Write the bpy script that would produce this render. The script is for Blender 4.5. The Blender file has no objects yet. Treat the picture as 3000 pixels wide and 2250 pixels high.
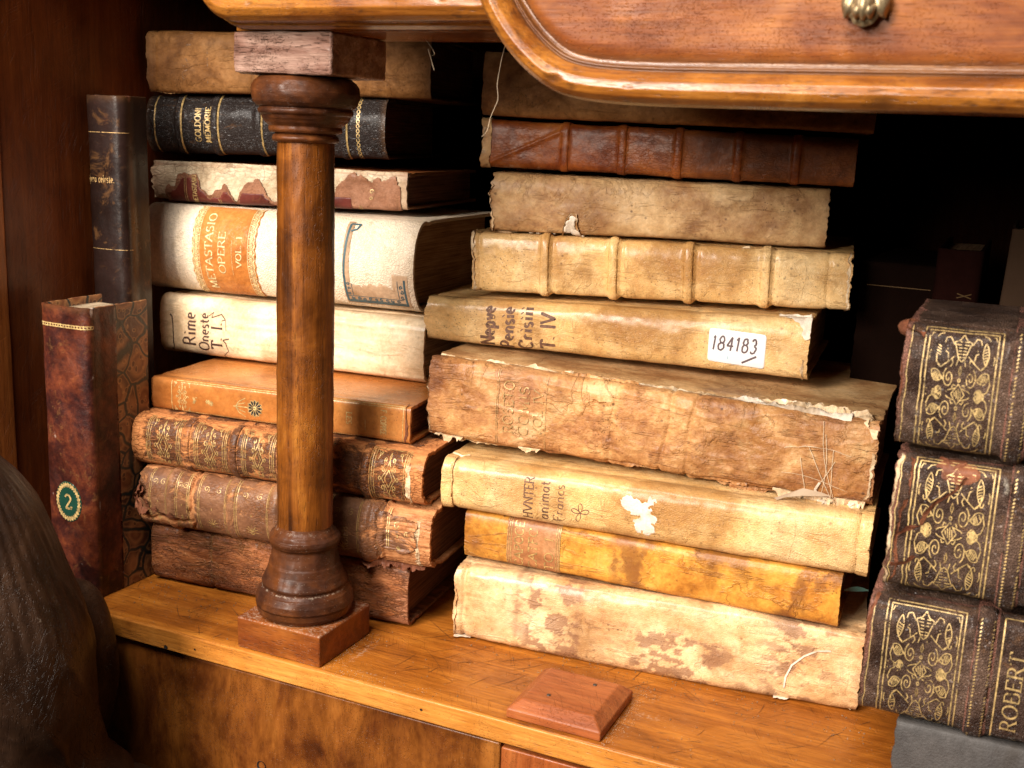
import bpy, math, random
import numpy as np
from mathutils import Vector, Matrix
sc = bpy.context.scene
rnd = random.Random(7)
# ------------------------------------------------------------------ camera
R_RIGHT = Vector((0.90848564, 0.41588468, 0.04115555))
R_DOWN = Vector((0.12587958, -0.17840827, -0.97587131))
R_FWD = Vector((-0.39850743, 0.89174572, -0.21443274))
CAM = Vector((0.27802385, -0.47913976, 0.28882997))
cd = bpy.data.cameras.new('camera'); cam = bpy.data.objects.new('camera', cd)
sc.collection.objects.link(cam); sc.camera = cam
m3 = Matrix((R_RIGHT, -R_DOWN, -R_FWD)).transposed()
cam.matrix_world = Matrix.Translation(CAM) @ m3.to_4x4()
cd.sensor_width = 36; cd.lens = 39.975; cd.clip_start = .01; cd.clip_end = 50
cd.dof.use_dof = True; cd.dof.focus_distance = .66; cd.dof.aperture_fstop = 16
# ------------------------------------------------------------------ world and lamps
w = bpy.data.worlds.new('World'); sc.world = w; w.use_nodes = True
w.node_tree.nodes['Background'].inputs[0].default_value = (1, .72, .5, 1)
w.node_tree.nodes['Background'].inputs[1].default_value = .010
sc.view_settings.view_transform = 'Standard'; sc.view_settings.look = 'None'
sc.view_settings.exposure = .1; sc.view_settings.gamma = 1

def area(name, az, el, dist, sx, sy, power, col, target=(-.02, .08, .15)):
    l = bpy.data.lights.new(name, 'AREA'); l.shape = 'RECTANGLE'; l.size = sx; l.size_y = sy
    l.energy = power; l.color = col
    o = bpy.data.objects.new(name, l); sc.collection.objects.link(o)
    a, e = math.radians(az), math.radians(el); t = Vector(target)
    d = Vector((math.sin(a)*math.cos(e), -math.cos(a)*math.cos(e), math.sin(e)))
    o.location = t+d*dist; o.rotation_euler = d.to_track_quat('Z', 'Y').to_euler()
    return o
area('front_lamp', -4, 14, 2.0, .28, .46, 21, (1, .90, .77))
area('window_lamp', -17, 27, 2.0, .48, .56, 57, (1, .92, .83))
area('skylight_lamp', -2, 57, 2.0, .80, .60, 42, (1, .93, .85))
area('right_fill_glow', 55, 18, 2.4, 1.6, 1.2, 1.3, (1, .72, .46))  # added fill from the right, lifts the dark page ends
# ------------------------------------------------------------------ small helpers
MM = .001
def link(o, parent=None):
    sc.collection.objects.link(o)
    if parent: o.parent = parent
    return o
def empty(name, loc, rot=(0, 0, 0), label=None, cat=None, group=None):
    o = bpy.data.objects.new(name, None); o.empty_display_size = .01
    o.location = loc; o.rotation_euler = rot; link(o)
    if label: o['label'] = label
    if cat: o['category'] = cat
    if group: o['group'] = group
    return o
def tag(o, label=None, cat=None, kind=None, group=None):
    for k, v in (('label', label), ('category', cat), ('kind', kind), ('group', group)):
        if v: o[k] = v
    return o
def mesh(name, V, F, mat, parent=None, uv=None, mask=None, smooth=True):
    V = np.asarray(V, np.float32).reshape(-1, 3)
    me = bpy.data.meshes.new(name)
    if isinstance(F, np.ndarray):
        F = F.astype(np.int32); n, k = F.shape
        me.vertices.add(len(V)); me.vertices.foreach_set('co', V.ravel())
        me.loops.add(n*k); me.loops.foreach_set('vertex_index', F.ravel())
        me.polygons.add(n); me.polygons.foreach_set('loop_start', np.arange(n, dtype=np.int32)*k)
        me.polygons.foreach_set('loop_total', np.full(n, k, np.int32))
        me.update(calc_edges=True)
        li = F.ravel()
    else:
        me.from_pydata([tuple(map(float, v)) for v in V], [], F); me.update()
        li = np.empty(len(me.loops), np.int32); me.loops.foreach_get('vertex_index', li)
    if uv is not None:
        l = me.uv_layers.new(name='UVMap'); l.data.foreach_set('uv', np.asarray(uv, np.float32).reshape(-1, 2)[li].ravel())
    if mask is not None:
        a = me.color_attributes.new('mask', 'FLOAT_COLOR', 'POINT')
        mk = np.ones((len(V), 4), np.float32); mk[:, :3] = np.asarray(mask).reshape(-1, 3)
        a.data.foreach_set('color', mk.ravel())
    me.polygons.foreach_set('use_smooth', np.full(len(me.polygons), smooth))
    if mat: me.materials.append(mat)
    return link(bpy.data.objects.new(name, me), parent)
def gridfaces(nu, nv, off=0, close=False):
    i, j = np.meshgrid(np.arange(nu-1), np.arange(nv if close else nv-1), indexing='ij')
    j2 = (j+1) % nv
    a = i*nv+j; b = (i+1)*nv+j; c = (i+1)*nv+j2; d = i*nv+j2
    return np.stack([a, b, c, d], -1).reshape(-1, 4)+off
# value noise
def _h(x, y, z, s):
    n = (x*374761393+y*668265263+z*2147483647+s*974634777) & 0xffffffff
    n = ((n ^ (n >> 13))*1274126177) & 0xffffffff
    n = ((n ^ (n >> 15))*2246822519) & 0xffffffff
    return ((n ^ (n >> 16)) & 0xffffff)/float(0xffffff)
def vn(x, y, z=0., s=0):
    x, y, z = np.broadcast_arrays(np.asarray(x, float), np.asarray(y, float), np.asarray(z, float))
    xi, yi, zi = np.floor(x).astype(np.int64), np.floor(y).astype(np.int64), np.floor(z).astype(np.int64)
    xf, yf, zf = x-xi, y-yi, z-zi
    u, v, t = (f*f*(3-2*f) for f in (xf, yf, zf))
    def L(a, b, k): return a+(b-a)*k
    c = [[[_h(xi+a, yi+b, zi+d, s) for d in (0, 1)] for b in (0, 1)] for a in (0, 1)]
    return 2*L(L(L(c[0][0][0], c[1][0][0], u), L(c[0][1][0], c[1][1][0], u), v),
               L(L(c[0][0][1], c[1][0][1], u), L(c[0][1][1], c[1][1][1], u), v), t)-1
def fbm(x, y, z=0., o=4, s=0, g=.5):
    r = 0; a = 1; f = 1; tot = 0
    for k in range(o):
        r = r+a*vn(np.asarray(x)*f, np.asarray(y)*f, np.asarray(z)*f, s+k*17); tot += a; a *= g; f *= 2.03
    return r/tot
def sstep(a, b, x):
    t = np.clip((x-a)/(b-a), 0, 1); return t*t*(3-2*t)
# ------------------------------------------------------------------ node helper
class NT:
    def __init__(s, name):
        s.mat = bpy.data.materials.new(name); s.mat.use_nodes = True
        s.t = s.mat.node_tree; s.bsdf = s.t.nodes['Principled BSDF']
    def n(s, ty, **kw):
        nd = s.t.nodes.new('ShaderNode'+ty)
        for k, v in kw.items(): setattr(nd, k, v)
        return nd
    def put(s, sock, v):
        if isinstance(v, bpy.types.NodeSocket): s.t.links.new(v, sock)
        elif v is not None:
            if isinstance(v, (tuple, list)) and len(v) == 3 and sock.type == 'RGBA': v = (*v, 1)
            sock.default_value = v
    def coord(s, kind='UV', scale=(1, 1, 1), loc=(0, 0, 0), rot=(0, 0, 0)):
        c = s.n('TexCoord'); m = s.n('Mapping')
        s.t.links.new(c.outputs[kind], m.inputs[0])
        m.inputs[1].default_value = loc; m.inputs[2].default_value = rot; m.inputs[3].default_value = scale
        return m.outputs[0]
    def noise(s, vec, scale=5, detail=4, rough=.55, dist=0):
        n = s.n('TexNoise'); s.put(n.inputs['Vector'], vec); n.inputs['Scale'].default_value = scale
        n.inputs['Detail'].default_value = detail; n.inputs['Roughness'].default_value = rough; n.inputs['Distortion'].default_value = dist
        return n.outputs[0]
    def voro(s, vec, scale=5, feature='F1', rand=1, out=0):
        n = s.n('TexVoronoi', feature=feature); s.put(n.inputs['Vector'], vec); n.inputs['Scale'].default_value = scale
        n.inputs['Randomness'].default_value = rand
        return n.outputs[out]
    def ramp(s, f, stops, interp='LINEAR'):
        r = s.n('ValToRGB'); r.color_ramp.interpolation = interp; s.put(r.inputs[0], f)
        e = r.color_ramp.elements
        while len(e) < len(stops): e.new(.5)
        for k, (p, c) in enumerate(stops):
            e[k].position = p; e[k].color = (c, c, c, 1) if isinstance(c, (int, float)) else (*c, 1)
        return r.outputs[0]
    def mix(s, f, a, b, mode='MIX'):
        m = s.n('Mix', data_type='RGBA', blend_type=mode); s.put(m.inputs[0], f); s.put(m.inputs[6], a); s.put(m.inputs[7], b)
        return m.outputs[2]
    def m(s, op, a, b=None, c=None, clamp=False):
        k = s.n('Math', operation=op, use_clamp=clamp); s.put(k.inputs[0], a)
        if b is not None: s.put(k.inputs[1], b)
        if c is not None: s.put(k.inputs[2], c)
        return k.outputs[0]
    def mask(s):
        a = s.n('Attribute', attribute_name='mask'); p = s.n('SeparateColor'); s.t.links.new(a.outputs[0], p.inputs[0])
        return p.outputs
    def bump(s, h, strength=.5, dist=.001, normal=None):
        b = s.n('Bump'); b.inputs['Strength'].default_value = strength; b.inputs['Distance'].default_value = dist
        s.put(b.inputs['Height'], h)
        if normal is not None: s.put(b.inputs['Normal'], normal)
        return b.outputs[0]
    def out(s, col=None, rough=None, normal=None, metal=None, spec=None, **kw):
        b = s.bsdf.inputs
        for k, v in (('Base Color', col), ('Roughness', rough), ('Normal', normal), ('Metallic', metal), ('Specular IOR Level', spec)):
            if v is not None: s.put(b[k], v)
        for k, v in kw.items(): s.put(b[k.replace('_', ' ')], v)
        return s.mat
_seed = [0]
def aged(name, stops, scale=25, wear=None, wear_amt=0., wear_scale=90, stretch=1., grain=('pebble', 900, .25), spots=.35, spot_col=(.06, .022, .01),
         rough=(.35, .65), stain=(.2, .09, .03), dust=(.8, .72, .6), bumpd=.0006, cracks=0., spec=.25, crack_scale=300, coat=.08, crease=0.):
    """old leather / vellum: large mottling, foxing, worn-through underlayer, pebble or fine grain. mask R=worn, G=stained/dirty and painted shade, B=pale scuff"""
    t = NT(name); _seed[0] += 1; sd = _seed[0]*3.7
    v = t.coord('UV', (1, stretch, 1), (sd, sd*.7, sd*1.3))
    R, G, B = t.mask()[:3]
    n1 = t.noise(v, scale, 6, .62, .6)
    n2 = t.noise(v, scale*5.3, 5, .7, .2)
    f = t.m('ADD', t.m('MULTIPLY', n1, .68), t.m('MULTIPLY', n2, .32))
    col = t.ramp(f, stops)
    bl = t.noise(v, scale*.55, 4, .6, 1.2)
    col = t.mix(1, col, t.ramp(bl, [(.36, (.66, .58, .5)), (.50, (1., 1., 1.)), (.66, (1.08, 1.06, 1.04))]), 'MULTIPLY')
    n3 = t.noise(v, 420, 3, .7)
    col = t.mix(.38, col, t.mix(1, col, t.ramp(n3, [(.3, (.55, .5, .45)), (.7, (1.25, 1.22, 1.2))]), 'MULTIPLY'))
    # stains, and shade painted through mask G
    sn = t.noise(v, scale*2.2, 8, .74, .8)
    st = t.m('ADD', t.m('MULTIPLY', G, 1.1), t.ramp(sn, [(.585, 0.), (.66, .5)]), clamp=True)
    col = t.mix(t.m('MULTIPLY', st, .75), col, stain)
    cl = None
    if crease > 0:
        for k, (sx, sy, th) in enumerate(((16, 34, .010), (30, 22, .008), (11, 70, .012))):
            cv = t.coord('UV', (sx, sy, 1), (sd+k*3.1, k*2., sd)); nn = t.noise(cv, 1, 6, .58, .4)
            a = t.ramp(t.m('ABSOLUTE', t.m('SUBTRACT', nn, .5)), [(th*.4, 1.), (th*1.8, 0.)])
            a = t.m('MULTIPLY', a, t.ramp(t.noise(v, 34+9*k, 3), [(.46, 0.), (.60, 1.)]))
            cl = a if cl is None else t.m('MAXIMUM', cl, a)
        off = t.coord('UV', (1, 1, 1), (.0006, .0008, 0))
        col = t.mix(t.m('MULTIPLY', cl, crease), col, tuple(x*.75 for x in stain))
    fine = t.m('MULTIPLY', t.ramp(t.noise(v, 150, 8, .78, .6), [(.56, 0.), (.63, 1.)]), t.ramp(t.noise(v, 27, 3, .6), [(.45, 0.), (.62, 1.)]))
    col = t.mix(t.m('MULTIPLY', fine, .42), col, stain)
    # foxing spots
    if spots > 0:
        d = t.voro(v, 210); q = t.noise(v, 60, 2)
        sp = t.m('MULTIPLY', t.ramp(d, [(.10, 1.), (.22, 0.)]), t.ramp(q, [(.50, 0.), (.66, 1.)]))
        d2 = t.voro(v, 520); sp2 = t.m('MULTIPLY', t.ramp(d2, [(.14, 1.), (.26, 0.)]), t.ramp(t.noise(v, 33, 2), [(.48, 0.), (.7, 1.)]))
        col = t.mix(t.m('MULTIPLY', t.m('MAXIMUM', sp, sp2), spots), col, spot_col)
    h = None
    kind, gs, ga = grain
    if kind == 'pebble':
        e = t.voro(v, gs, 'DISTANCE_TO_EDGE'); h = t.m('MULTIPLY', t.ramp(e, [(.0, 0.), (.25, 1.)]), ga)
    else:
        h = t.m('MULTIPLY', t.noise(v, gs, 3, .7), ga)
    if cl is not None: h = t.m('ADD', h, t.m('MULTIPLY', cl, 1.6*crease))
    h = t.m('ADD', h, t.m('MULTIPLY', n2, .5)); h = t.m('ADD', h, t.m('MULTIPLY', t.noise(v, scale*2, 5, .65, 1.5), .6))
    ro = t.ramp(t.noise(v, 70, 4, .6), [(.3, rough[0]), (.7, rough[1])])
    if cracks > 0:
        cv = t.coord('UV', (1, 2.1, 1), (sd, 0, 0)); dn = t.noise(cv, 120, 3)
        ve = t.n('VectorMath', operation='ADD'); t.put(ve.inputs[0], cv)
        cmb = t.n('CombineXYZ'); t.put(cmb.inputs[0], t.m('MULTIPLY', dn, .006)); t.put(cmb.inputs[1], t.m('MULTIPLY', dn, .004)); t.put(ve.inputs[1], cmb.outputs[0])
        ce = t.voro(ve.outputs[0], crack_scale, 'DISTANCE_TO_EDGE')
        cm = t.m('MULTIPLY', t.ramp(ce, [(.02, 1.), (.10, 0.)]), t.ramp(t.noise(v, 45, 3), [(.42, 0.), (.6, cracks)]))
        h = t.m('SUBTRACT', h, t.m('MULTIPLY', cm, .9))
    if wear is not None:
        wn = t.noise(v, wear_scale, 7, .72, .8)
        th = t.m('SUBTRACT', t.m('ADD', t.m('MULTIPLY', R, .55), wn), 1-wear_amt)
        wf = t.ramp(t.m('ADD', th, .5), [(.46, 0.), (.54, 1.)])
        wc = t.ramp(t.noise(v, 160, 4, .7), [(.3, wear[0]), (.7, wear[1])])
        col = t.mix(wf, col, wc); h = t.m('SUBTRACT', h, t.m('MULTIPLY', wf, .8)); ro = t.mix(wf, ro, (.8, .8, .8))
    if cracks > 0: col = t.mix(t.m('MULTIPLY', cm, .8), col, wear[0] if wear else spot_col)
    # pale scuffs and dust
    dn = t.noise(v, 130, 5, .75); df = t.ramp(t.m('ADD', t.m('MULTIPLY', B, .62), t.m('MULTIPLY', dn, .52)), [(.52, 0.), (.66, .85)])
    col = t.mix(df, col, dust); ro = t.mix(df, ro, (.8, .8, .8))
    return t.out(col, ro, t.bump(h, 1., bumpd), spec=spec, Coat_Weight=coat, Coat_Roughness=.24)
def wood(name, stops, axis=0, scale=9, fig=.5, pores=.5, rough=(.25, .5), scratch=.3, dust=.25, bumpd=.0003, ratio=16, coat=.14, burl=0):
    t = NT(name); _seed[0] += 1; sd = _seed[0]*2.3
    sc3 = [1., 1., 1.]; sc3[axis] = 1./ratio
    v = t.coord('Object', tuple(ratio*.5*a for a in sc3), (sd, sd, sd))
    vi = t.coord('Object', (1, 1, 1), (sd, 0, sd))
    n1 = t.noise(v, scale, 6, .6, .9); n2 = t.noise(v, scale*9, 4, .7, .3); nb = t.noise(vi, 22, 5, .6, 1.2)
    f = t.m('ADD', t.m('MULTIPLY', n1, .55), t.m('MULTIPLY', nb, .45))
    if burl: f = t.m('ADD', t.m('MULTIPLY', f, .55), t.m('MULTIPLY', t.noise(t.coord('Object', (1, 1, .5) if axis == 2 else (.5, 1, 1), (3, 1, sd)), 38, 7, .66, .5), .45))
    col = t.ramp(f, stops)
    col = t.mix(.55, col, t.mix(1, col, t.ramp(n2, [(.32, (.45, .38, .32)), (.62, (1.2, 1.2, 1.2))]), 'MULTIPLY'))
    # pores: short dark dashes along the grain
    s2 = [1., 1., 1.]; s2[axis] = .12
    pv = t.coord('Object', tuple(s2), (sd, 1, 2)); pd = t.voro(pv, 900)
    pf = t.m('MULTIPLY', t.ramp(pd, [(.16, 1.), (.30, 0.)]), t.ramp(t.noise(v, scale*2, 3), [(.42, 0.), (.62, 1.)]))
    col = t.mix(t.m('MULTIPLY', pf, pores), col, (.05, .017, .006))
    h = t.m('ADD', t.m('MULTIPLY', n2, .5), t.m('MULTIPLY', pf, -.5))
    ro = t.ramp(t.noise(vi, 60, 5, .7), [(.3, rough[0]), (.7, rough[1])])
    # scratches in a few directions
    sf = None
    for k, (rz, sl) in enumerate(((.5, 55), (1.1, 40), (-.75, 60), (.12, 45))):
        q = t.coord('Object', (1, 1, 1), (k*1.7, 0, 0), (0, 0, rz) if axis != 2 else (rz, 0, 0))
        mp = t.n('Mapping'); t.put(mp.inputs[0], q); mp.inputs[3].default_value = (sl, 1400, 1400) if axis != 2 else (1400, 1400, sl)
        a = t.ramp(t.noise(mp.outputs[0], 1, 1, .4), [(.64, 0.), (.70, 1.)])
        a = t.m('MULTIPLY', a, t.ramp(t.noise(vi, 28+5*k, 2), [(.5, 0.), (.6, 1.)]))
        sf = a if sf is None else t.m('MAXIMUM', sf, a)
    col = t.mix(t.m('MULTIPLY', sf, scratch), col, (.09, .03, .01)); h = t.m('SUBTRACT', h, t.m('MULTIPLY', sf, .6))
    # dust specks
    dd = t.voro(vi, 640); df = t.m('MULTIPLY', t.ramp(dd, [(.07, 1.), (.12, 0.)]), t.ramp(t.noise(vi, 40, 3), [(.46, 0.), (.62, 1.)]))
    R, G, B = t.mask()[:3]
    df = t.m('MAXIMUM', t.m('MULTIPLY', df, dust), t.ramp(t.m('ADD', t.m('MULTIPLY', B, .6), t.m('MULTIPLY', t.noise(vi, 500, 3, .8), .6)), [(.5, 0.), (.72, .7)]))
    col = t.mix(df, col, (.62, .5, .38)); ro = t.mix(df, ro, (.85, .85, .85))
    col = t.mix(t.m('MULTIPLY', G, .8), col, (.07, .026, .01))
    return t.out(col, ro, t.bump(h, 1., bumpd), spec=.18, Coat_Weight=coat, Coat_Roughness=.25)
def plain(name, col, rough=.5, metal=0., bumps=600, bumpd=.0001, var=.35, vs=90, spec=.5):
    t = NT(name); v = t.coord('Object')
    c = t.mix(t.ramp(t.noise(v, vs, 5, .7), [(.3, 0.), (.7, var*2)]), tuple(col), tuple(x*.45 for x in col))
    return t.out(c, rough, t.bump(t.noise(v, bumps, 4, .7), 1., bumpd), metal, spec)
# ------------------------------------------------------------------ materials
O = lambda *a: a
VELLUM = aged('old_vellum', [(.30, (.40, .18, .065)), (.42, (.62, .36, .16)), (.54, (.78, .52, .27)), (.68, (.88, .67, .42))], 26, grain=('pebble', 1100, .22), spots=.5, rough=(.28, .5), stain=(.25, .115, .062), bumpd=.00045, crease=0.28, coat=.36)
VELLUM_Y = aged('yellow_vellum', [(.30, (.52, .25, .075)), (.44, (.72, .43, .16)), (.56, (.83, .56, .26)), (.72, (.90, .69, .39))], 22, grain=('pebble', 900, .3), spots=.6, rough=(.3, .5), stain=(.42, .22, .08), bumpd=.0005, crease=0.3, coat=.36)
VELLUM_PALE = aged('pale_vellum', [(.30, (.62, .40, .21)), (.45, (.82, .61, .38)), (.60, (.90, .73, .51)), (.75, (.94, .81, .62))], 20, grain=('fine', 700, .2), spots=.3, rough=(.28, .48), stain=(.5, .29, .12), bumpd=.0004, crease=0.25, coat=.36)
CREAM = aged('cream_goatskin', [(.30, (.74, .58, .41)), (.5, (.86, .72, .55)), (.70, (.91, .80, .66))], 14, grain=('pebble', 620, .6), spots=.12, rough=(.38, .55), stain=(.5, .36, .2), bumpd=.0005)
VELLUM_B = aged('brown_stained_vellum', [(.28, (.20, .085, .035)), (.42, (.42, .22, .09)), (.56, (.66, .42, .20)), (.72, (.80, .58, .34))], 24, grain=('fine', 600, .3), spots=.7, rough=(.4, .65), stain=(.16, .07, .03), bumpd=.0006, crease=0.25)
VELLUM_O = aged('orange_stained_vellum', [(.30, (.20, .06, .010)), (.42, (.44, .17, .025)), (.54, (.66, .31, .05)), (.70, (.80, .46, .12))], 30, grain=('fine', 520, .25), spots=.6, rough=(.3, .5), stain=(.17, .06, .02), bumpd=.0005, crease=0.4)
VELLUM_R = aged('ragged_crumpled_vellum', [(.32, (.16, .055, .022)), (.43, (.38, .165, .058)), (.53, (.58, .30, .115)), (.64, (.80, .55, .28))], 24, wear=((.55, .33, .18), (.72, .54, .38)), wear_amt=.12, wear_scale=20, grain=('fine', 300, .7), spots=.75, rough=(.3, .6), stain=(.34, .15, .07), bumpd=.0012, cracks=.0, crack_scale=90, crease=0.25, dust=(.60, .45, .36))
CALF_RED = aged('red_brown_calf', [(.3, (.06, .012, .003)), (.45, (.20, .042, .009)), (.56, (.36, .095, .018)), (.70, (.52, .19, .045))], 24, grain=('fine', 480, .5), spots=.3, rough=(.34, .5), bumpd=.0005, cracks=.25, dust=(.5, .3, .18))
CALF_TAN = aged('tan_calf', [(.3, (.34, .115, .028)), (.5, (.52, .20, .05)), (.7, (.64, .29, .085))], 16, grain=('fine', 800, .3), spots=.5, spot_col=(.12, .04, .015), rough=(.2, .38), stain=(.2, .06, .02), bumpd=.0002)
CALF_WORN = aged('worn_brown_calf', [(.3, (.045, .018, .009)), (.5, (.10, .040, .020)), (.7, (.20, .085, .042))], 26, wear=((.36, .12, .035), (.60, .25, .085)), wear_amt=.45, wear_scale=60, stretch=1.6, grain=('fine', 500, .4), spots=.2, rough=(.22, .42), bumpd=.0008, cracks=.9, crack_scale=240, dust=(.6, .45, .33))
CALF_TORN = aged('torn_mauve_brown_calf', [(.3, (.075, .032, .018)), (.5, (.18, .080, .040)), (.7, (.38, .19, .095))], 26, wear=((.32, .11, .035), (.58, .27, .11)), wear_amt=.42, wear_scale=42, stretch=1.3, grain=('fine', 500, .4), spots=.2, rough=(.26, .45), bumpd=.0007, cracks=.5, dust=(.7, .5, .36))
CALF_DARK = aged('scuffed_dark_calf', [(.3, (.06, .019, .008)), (.44, (.18, .058, .020)), (.56, (.33, .115, .038)), (.7, (.50, .22, .085))], 30, wear=((.22, .075, .03), (.40, .17, .08)), wear_amt=.38, wear_scale=60, stretch=3.2, grain=('fine', 420, .5), spots=.3, rough=(.35, .6), bumpd=.0009, cracks=.7, dust=(.5, .34, .24), crease=0.6)
BLACK = aged('black_morocco', [(.3, (.012, .009, .009)), (.6, (.030, .022, .020)), (.75, (.05, .032, .026))], 20, stretch=2.6, grain=('pebble', 430, .8), spots=0, rough=(.30, .42), bumpd=.00035, dust=(.35, .22, .15))
DARKBK = aged('dark_polished_calf', [(.3, (.010, .005, .004)), (.6, (.022, .011, .009)), (.75, (.06, .02, .012))], 20, grain=('fine', 600, .3), spots=0, rough=(.25, .4), bumpd=.0003, dust=(.18, .07, .04))
TREE = aged('tree_calf', [(.36, (.014, .005, .005)), (.47, (.045, .011, .008)), (.57, (.11, .026, .012)), (.70, (.22, .060, .020))], 38, grain=('fine', 500, .3), spots=.3, rough=(.25, .5), bumpd=.0006, dust=(.62, .5, .42))
MOROCCO = aged('black_grained_morocco', [(.32, (.022, .012, .009)), (.45, (.055, .032, .024)), (.60, (.15, .094, .068))], 34, wear=((.17, .065, .042), (.29, .13, .09)), wear_amt=.30, wear_scale=30, grain=('pebble', 1000, .8), spots=0, rough=(.30, .46), bumpd=.0007, dust=(.62, .54, .42))
PAPERB = aged('peeled_paper_backing', [(.3, (.42, .30, .18)), (.5, (.66, .53, .36)), (.7, (.78, .67, .50))], 40, grain=('fine', 400, .5), spots=.25, rough=(.7, .9), stain=(.36, .19, .11), bumpd=.0006, cracks=.4, crack_scale=160, crease=0.3)
SUEDE = aged('crumbling_suede', [(.3, (.20, .085, .045)), (.5, (.32, .15, .085)), (.7, (.42, .22, .14))], 60, grain=('fine', 500, 1.), spots=.2, rough=(.85, .95), bumpd=.0011, spec=.2)
MAROON = aged('maroon_skiver', [(.3, (.10, .02, .016)), (.6, (.15, .032, .022)), (.8, (.24, .075, .04))], 40, grain=('fine', 700, .3), spots=.1, rough=(.3, .5), bumpd=.0003)
LABEL_T = aged('tan_title_leather', [(.3, (.36, .115, .022)), (.5, (.50, .185, .042)), (.7, (.62, .28, .08))], 40, grain=('fine', 260, .9), spots=.1, rough=(.2, .4), bumpd=.0006)
LABEL_R = aged('rust_title_skiver', [(.3, (.24, .085, .035)), (.5, (.40, .17, .065)), (.7, (.56, .30, .14))], 50, grain=('fine', 400, .5), spots=.3, rough=(.35, .55), bumpd=.0004, dust=(.6, .47, .33))
GREY = aged('grey_book_cloth', [(.3, (.050, .046, .045)), (.5, (.075, .070, .068)), (.7, (.11, .10, .098))], 24, grain=('fine', 900, .9), spots=0, rough=(.6, .75), stain=(.05, .045, .042), bumpd=.0006, dust=(.42, .37, .33))
PAPER = aged('torn_white_paper', [(.3, (.58, .47, .36)), (.5, (.78, .68, .56)), (.7, (.86, .78, .68))], 60, grain=('fine', 500, .6), spots=0, rough=(.85, .95), stain=(.5, .34, .2), bumpd=.0004)
FRAY = aged('frayed_fibre', [(.3, (.40, .24, .12)), (.5, (.66, .48, .29)), (.7, (.82, .70, .52))], 70, grain=('fine', 500, 1.), spots=.2, rough=(.8, .95), stain=(.25, .11, .05), bumpd=.0009)
RUST = aged('red_rotted_leather', [(.3, (.09, .028, .014)), (.5, (.18, .060, .028)), (.7, (.30, .115, .055))], 60, grain=('fine', 400, 1.), spots=.1, rough=(.7, .9), bumpd=.0009)
STICKER = plain('white_sticker_paper', (.82, .80, .80), .45, var=.03)
PEN = plain('grey_felt_pen', (.13, .085, .09), .5, var=.2)
BLUE = plain('blue_grey_print', (.055, .12, .14), .55, var=.4, vs=260)
BLUEDOT = plain('light_blue_ink', (.25, .50, .62), .5, var=.1)
GREEN = plain('dark_green_paper', (.012, .055, .035), .3, var=.3)
def gold(name, col, rough, metal, thr):
    t = NT(name); v = t.coord('Object')
    c = t.mix(t.ramp(t.noise(v, 420, 3, .8), [(.38, 0.), (.62, .9)]), tuple(col), tuple(x*.35 for x in col))
    t.out(c, rough, t.bump(t.noise(v, 900, 2), 1., .0001), metal)
    n = t.ramp(t.noise(v, 240, 5, .8), [(thr-.02, 0.), (thr+.02, 1.)]); t.put(t.bsdf.inputs['Alpha'], n)
    return t.mat
INK = gold('brown_ink', (.10, .042, .026), .6, 0., .33)
INK_F = gold('faded_brown_ink', (.19, .085, .045), .65, 0., .38)
INK_G = gold('ghost_of_ink', (.26, .13, .06), .7, 0., .55)
GOLD = gold('bright_gilding', (.74, .50, .20), .40, .2, .385)
GOLD_L = gold('pale_label_gilding', (1., .80, .42), .40, .1, .30)
GOLD_D = gold('rubbed_dull_gilding', (.62, .42, .17), .42, .2, .42)
GOLD_W = gold('worn_gilding', (.66, .42, .15), .40, .25, .42)
GOLD_F = gold('faint_gilding', (.62, .38, .15), .45, .2, .45)
def pages(name, c0, c1):
    t = NT(name); v = t.coord('Object', (14, 22, 1400)); v2 = t.coord('Object', (30, 30, 160))
    n = t.noise(v, 1, 4, .7, .15); k = t.noise(v2, 1, 3, .6)
    c = t.ramp(t.m('ADD', t.m('MULTIPLY', n, .7), t.m('MULTIPLY', k, .3)), [(.36, tuple(x*.35 for x in c0)), (.5, c0), (.66, c1)])
    return t.out(c, .85, t.bump(n, 1., .0012), spec=.2)
PAGES = pages('brown_page_edges', (.42, .24, .12), (.60, .40, .23))
PAGES_D = pages('dark_page_edges', (.20, .08, .04), (.30, .14, .07))
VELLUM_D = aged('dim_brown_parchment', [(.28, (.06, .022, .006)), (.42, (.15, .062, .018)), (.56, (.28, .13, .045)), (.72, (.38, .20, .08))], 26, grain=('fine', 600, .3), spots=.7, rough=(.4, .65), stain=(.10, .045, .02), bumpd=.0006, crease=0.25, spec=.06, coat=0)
PAGES_L = pages('cream_page_edges', (.45, .33, .21), (.62, .50, .35))
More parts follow.
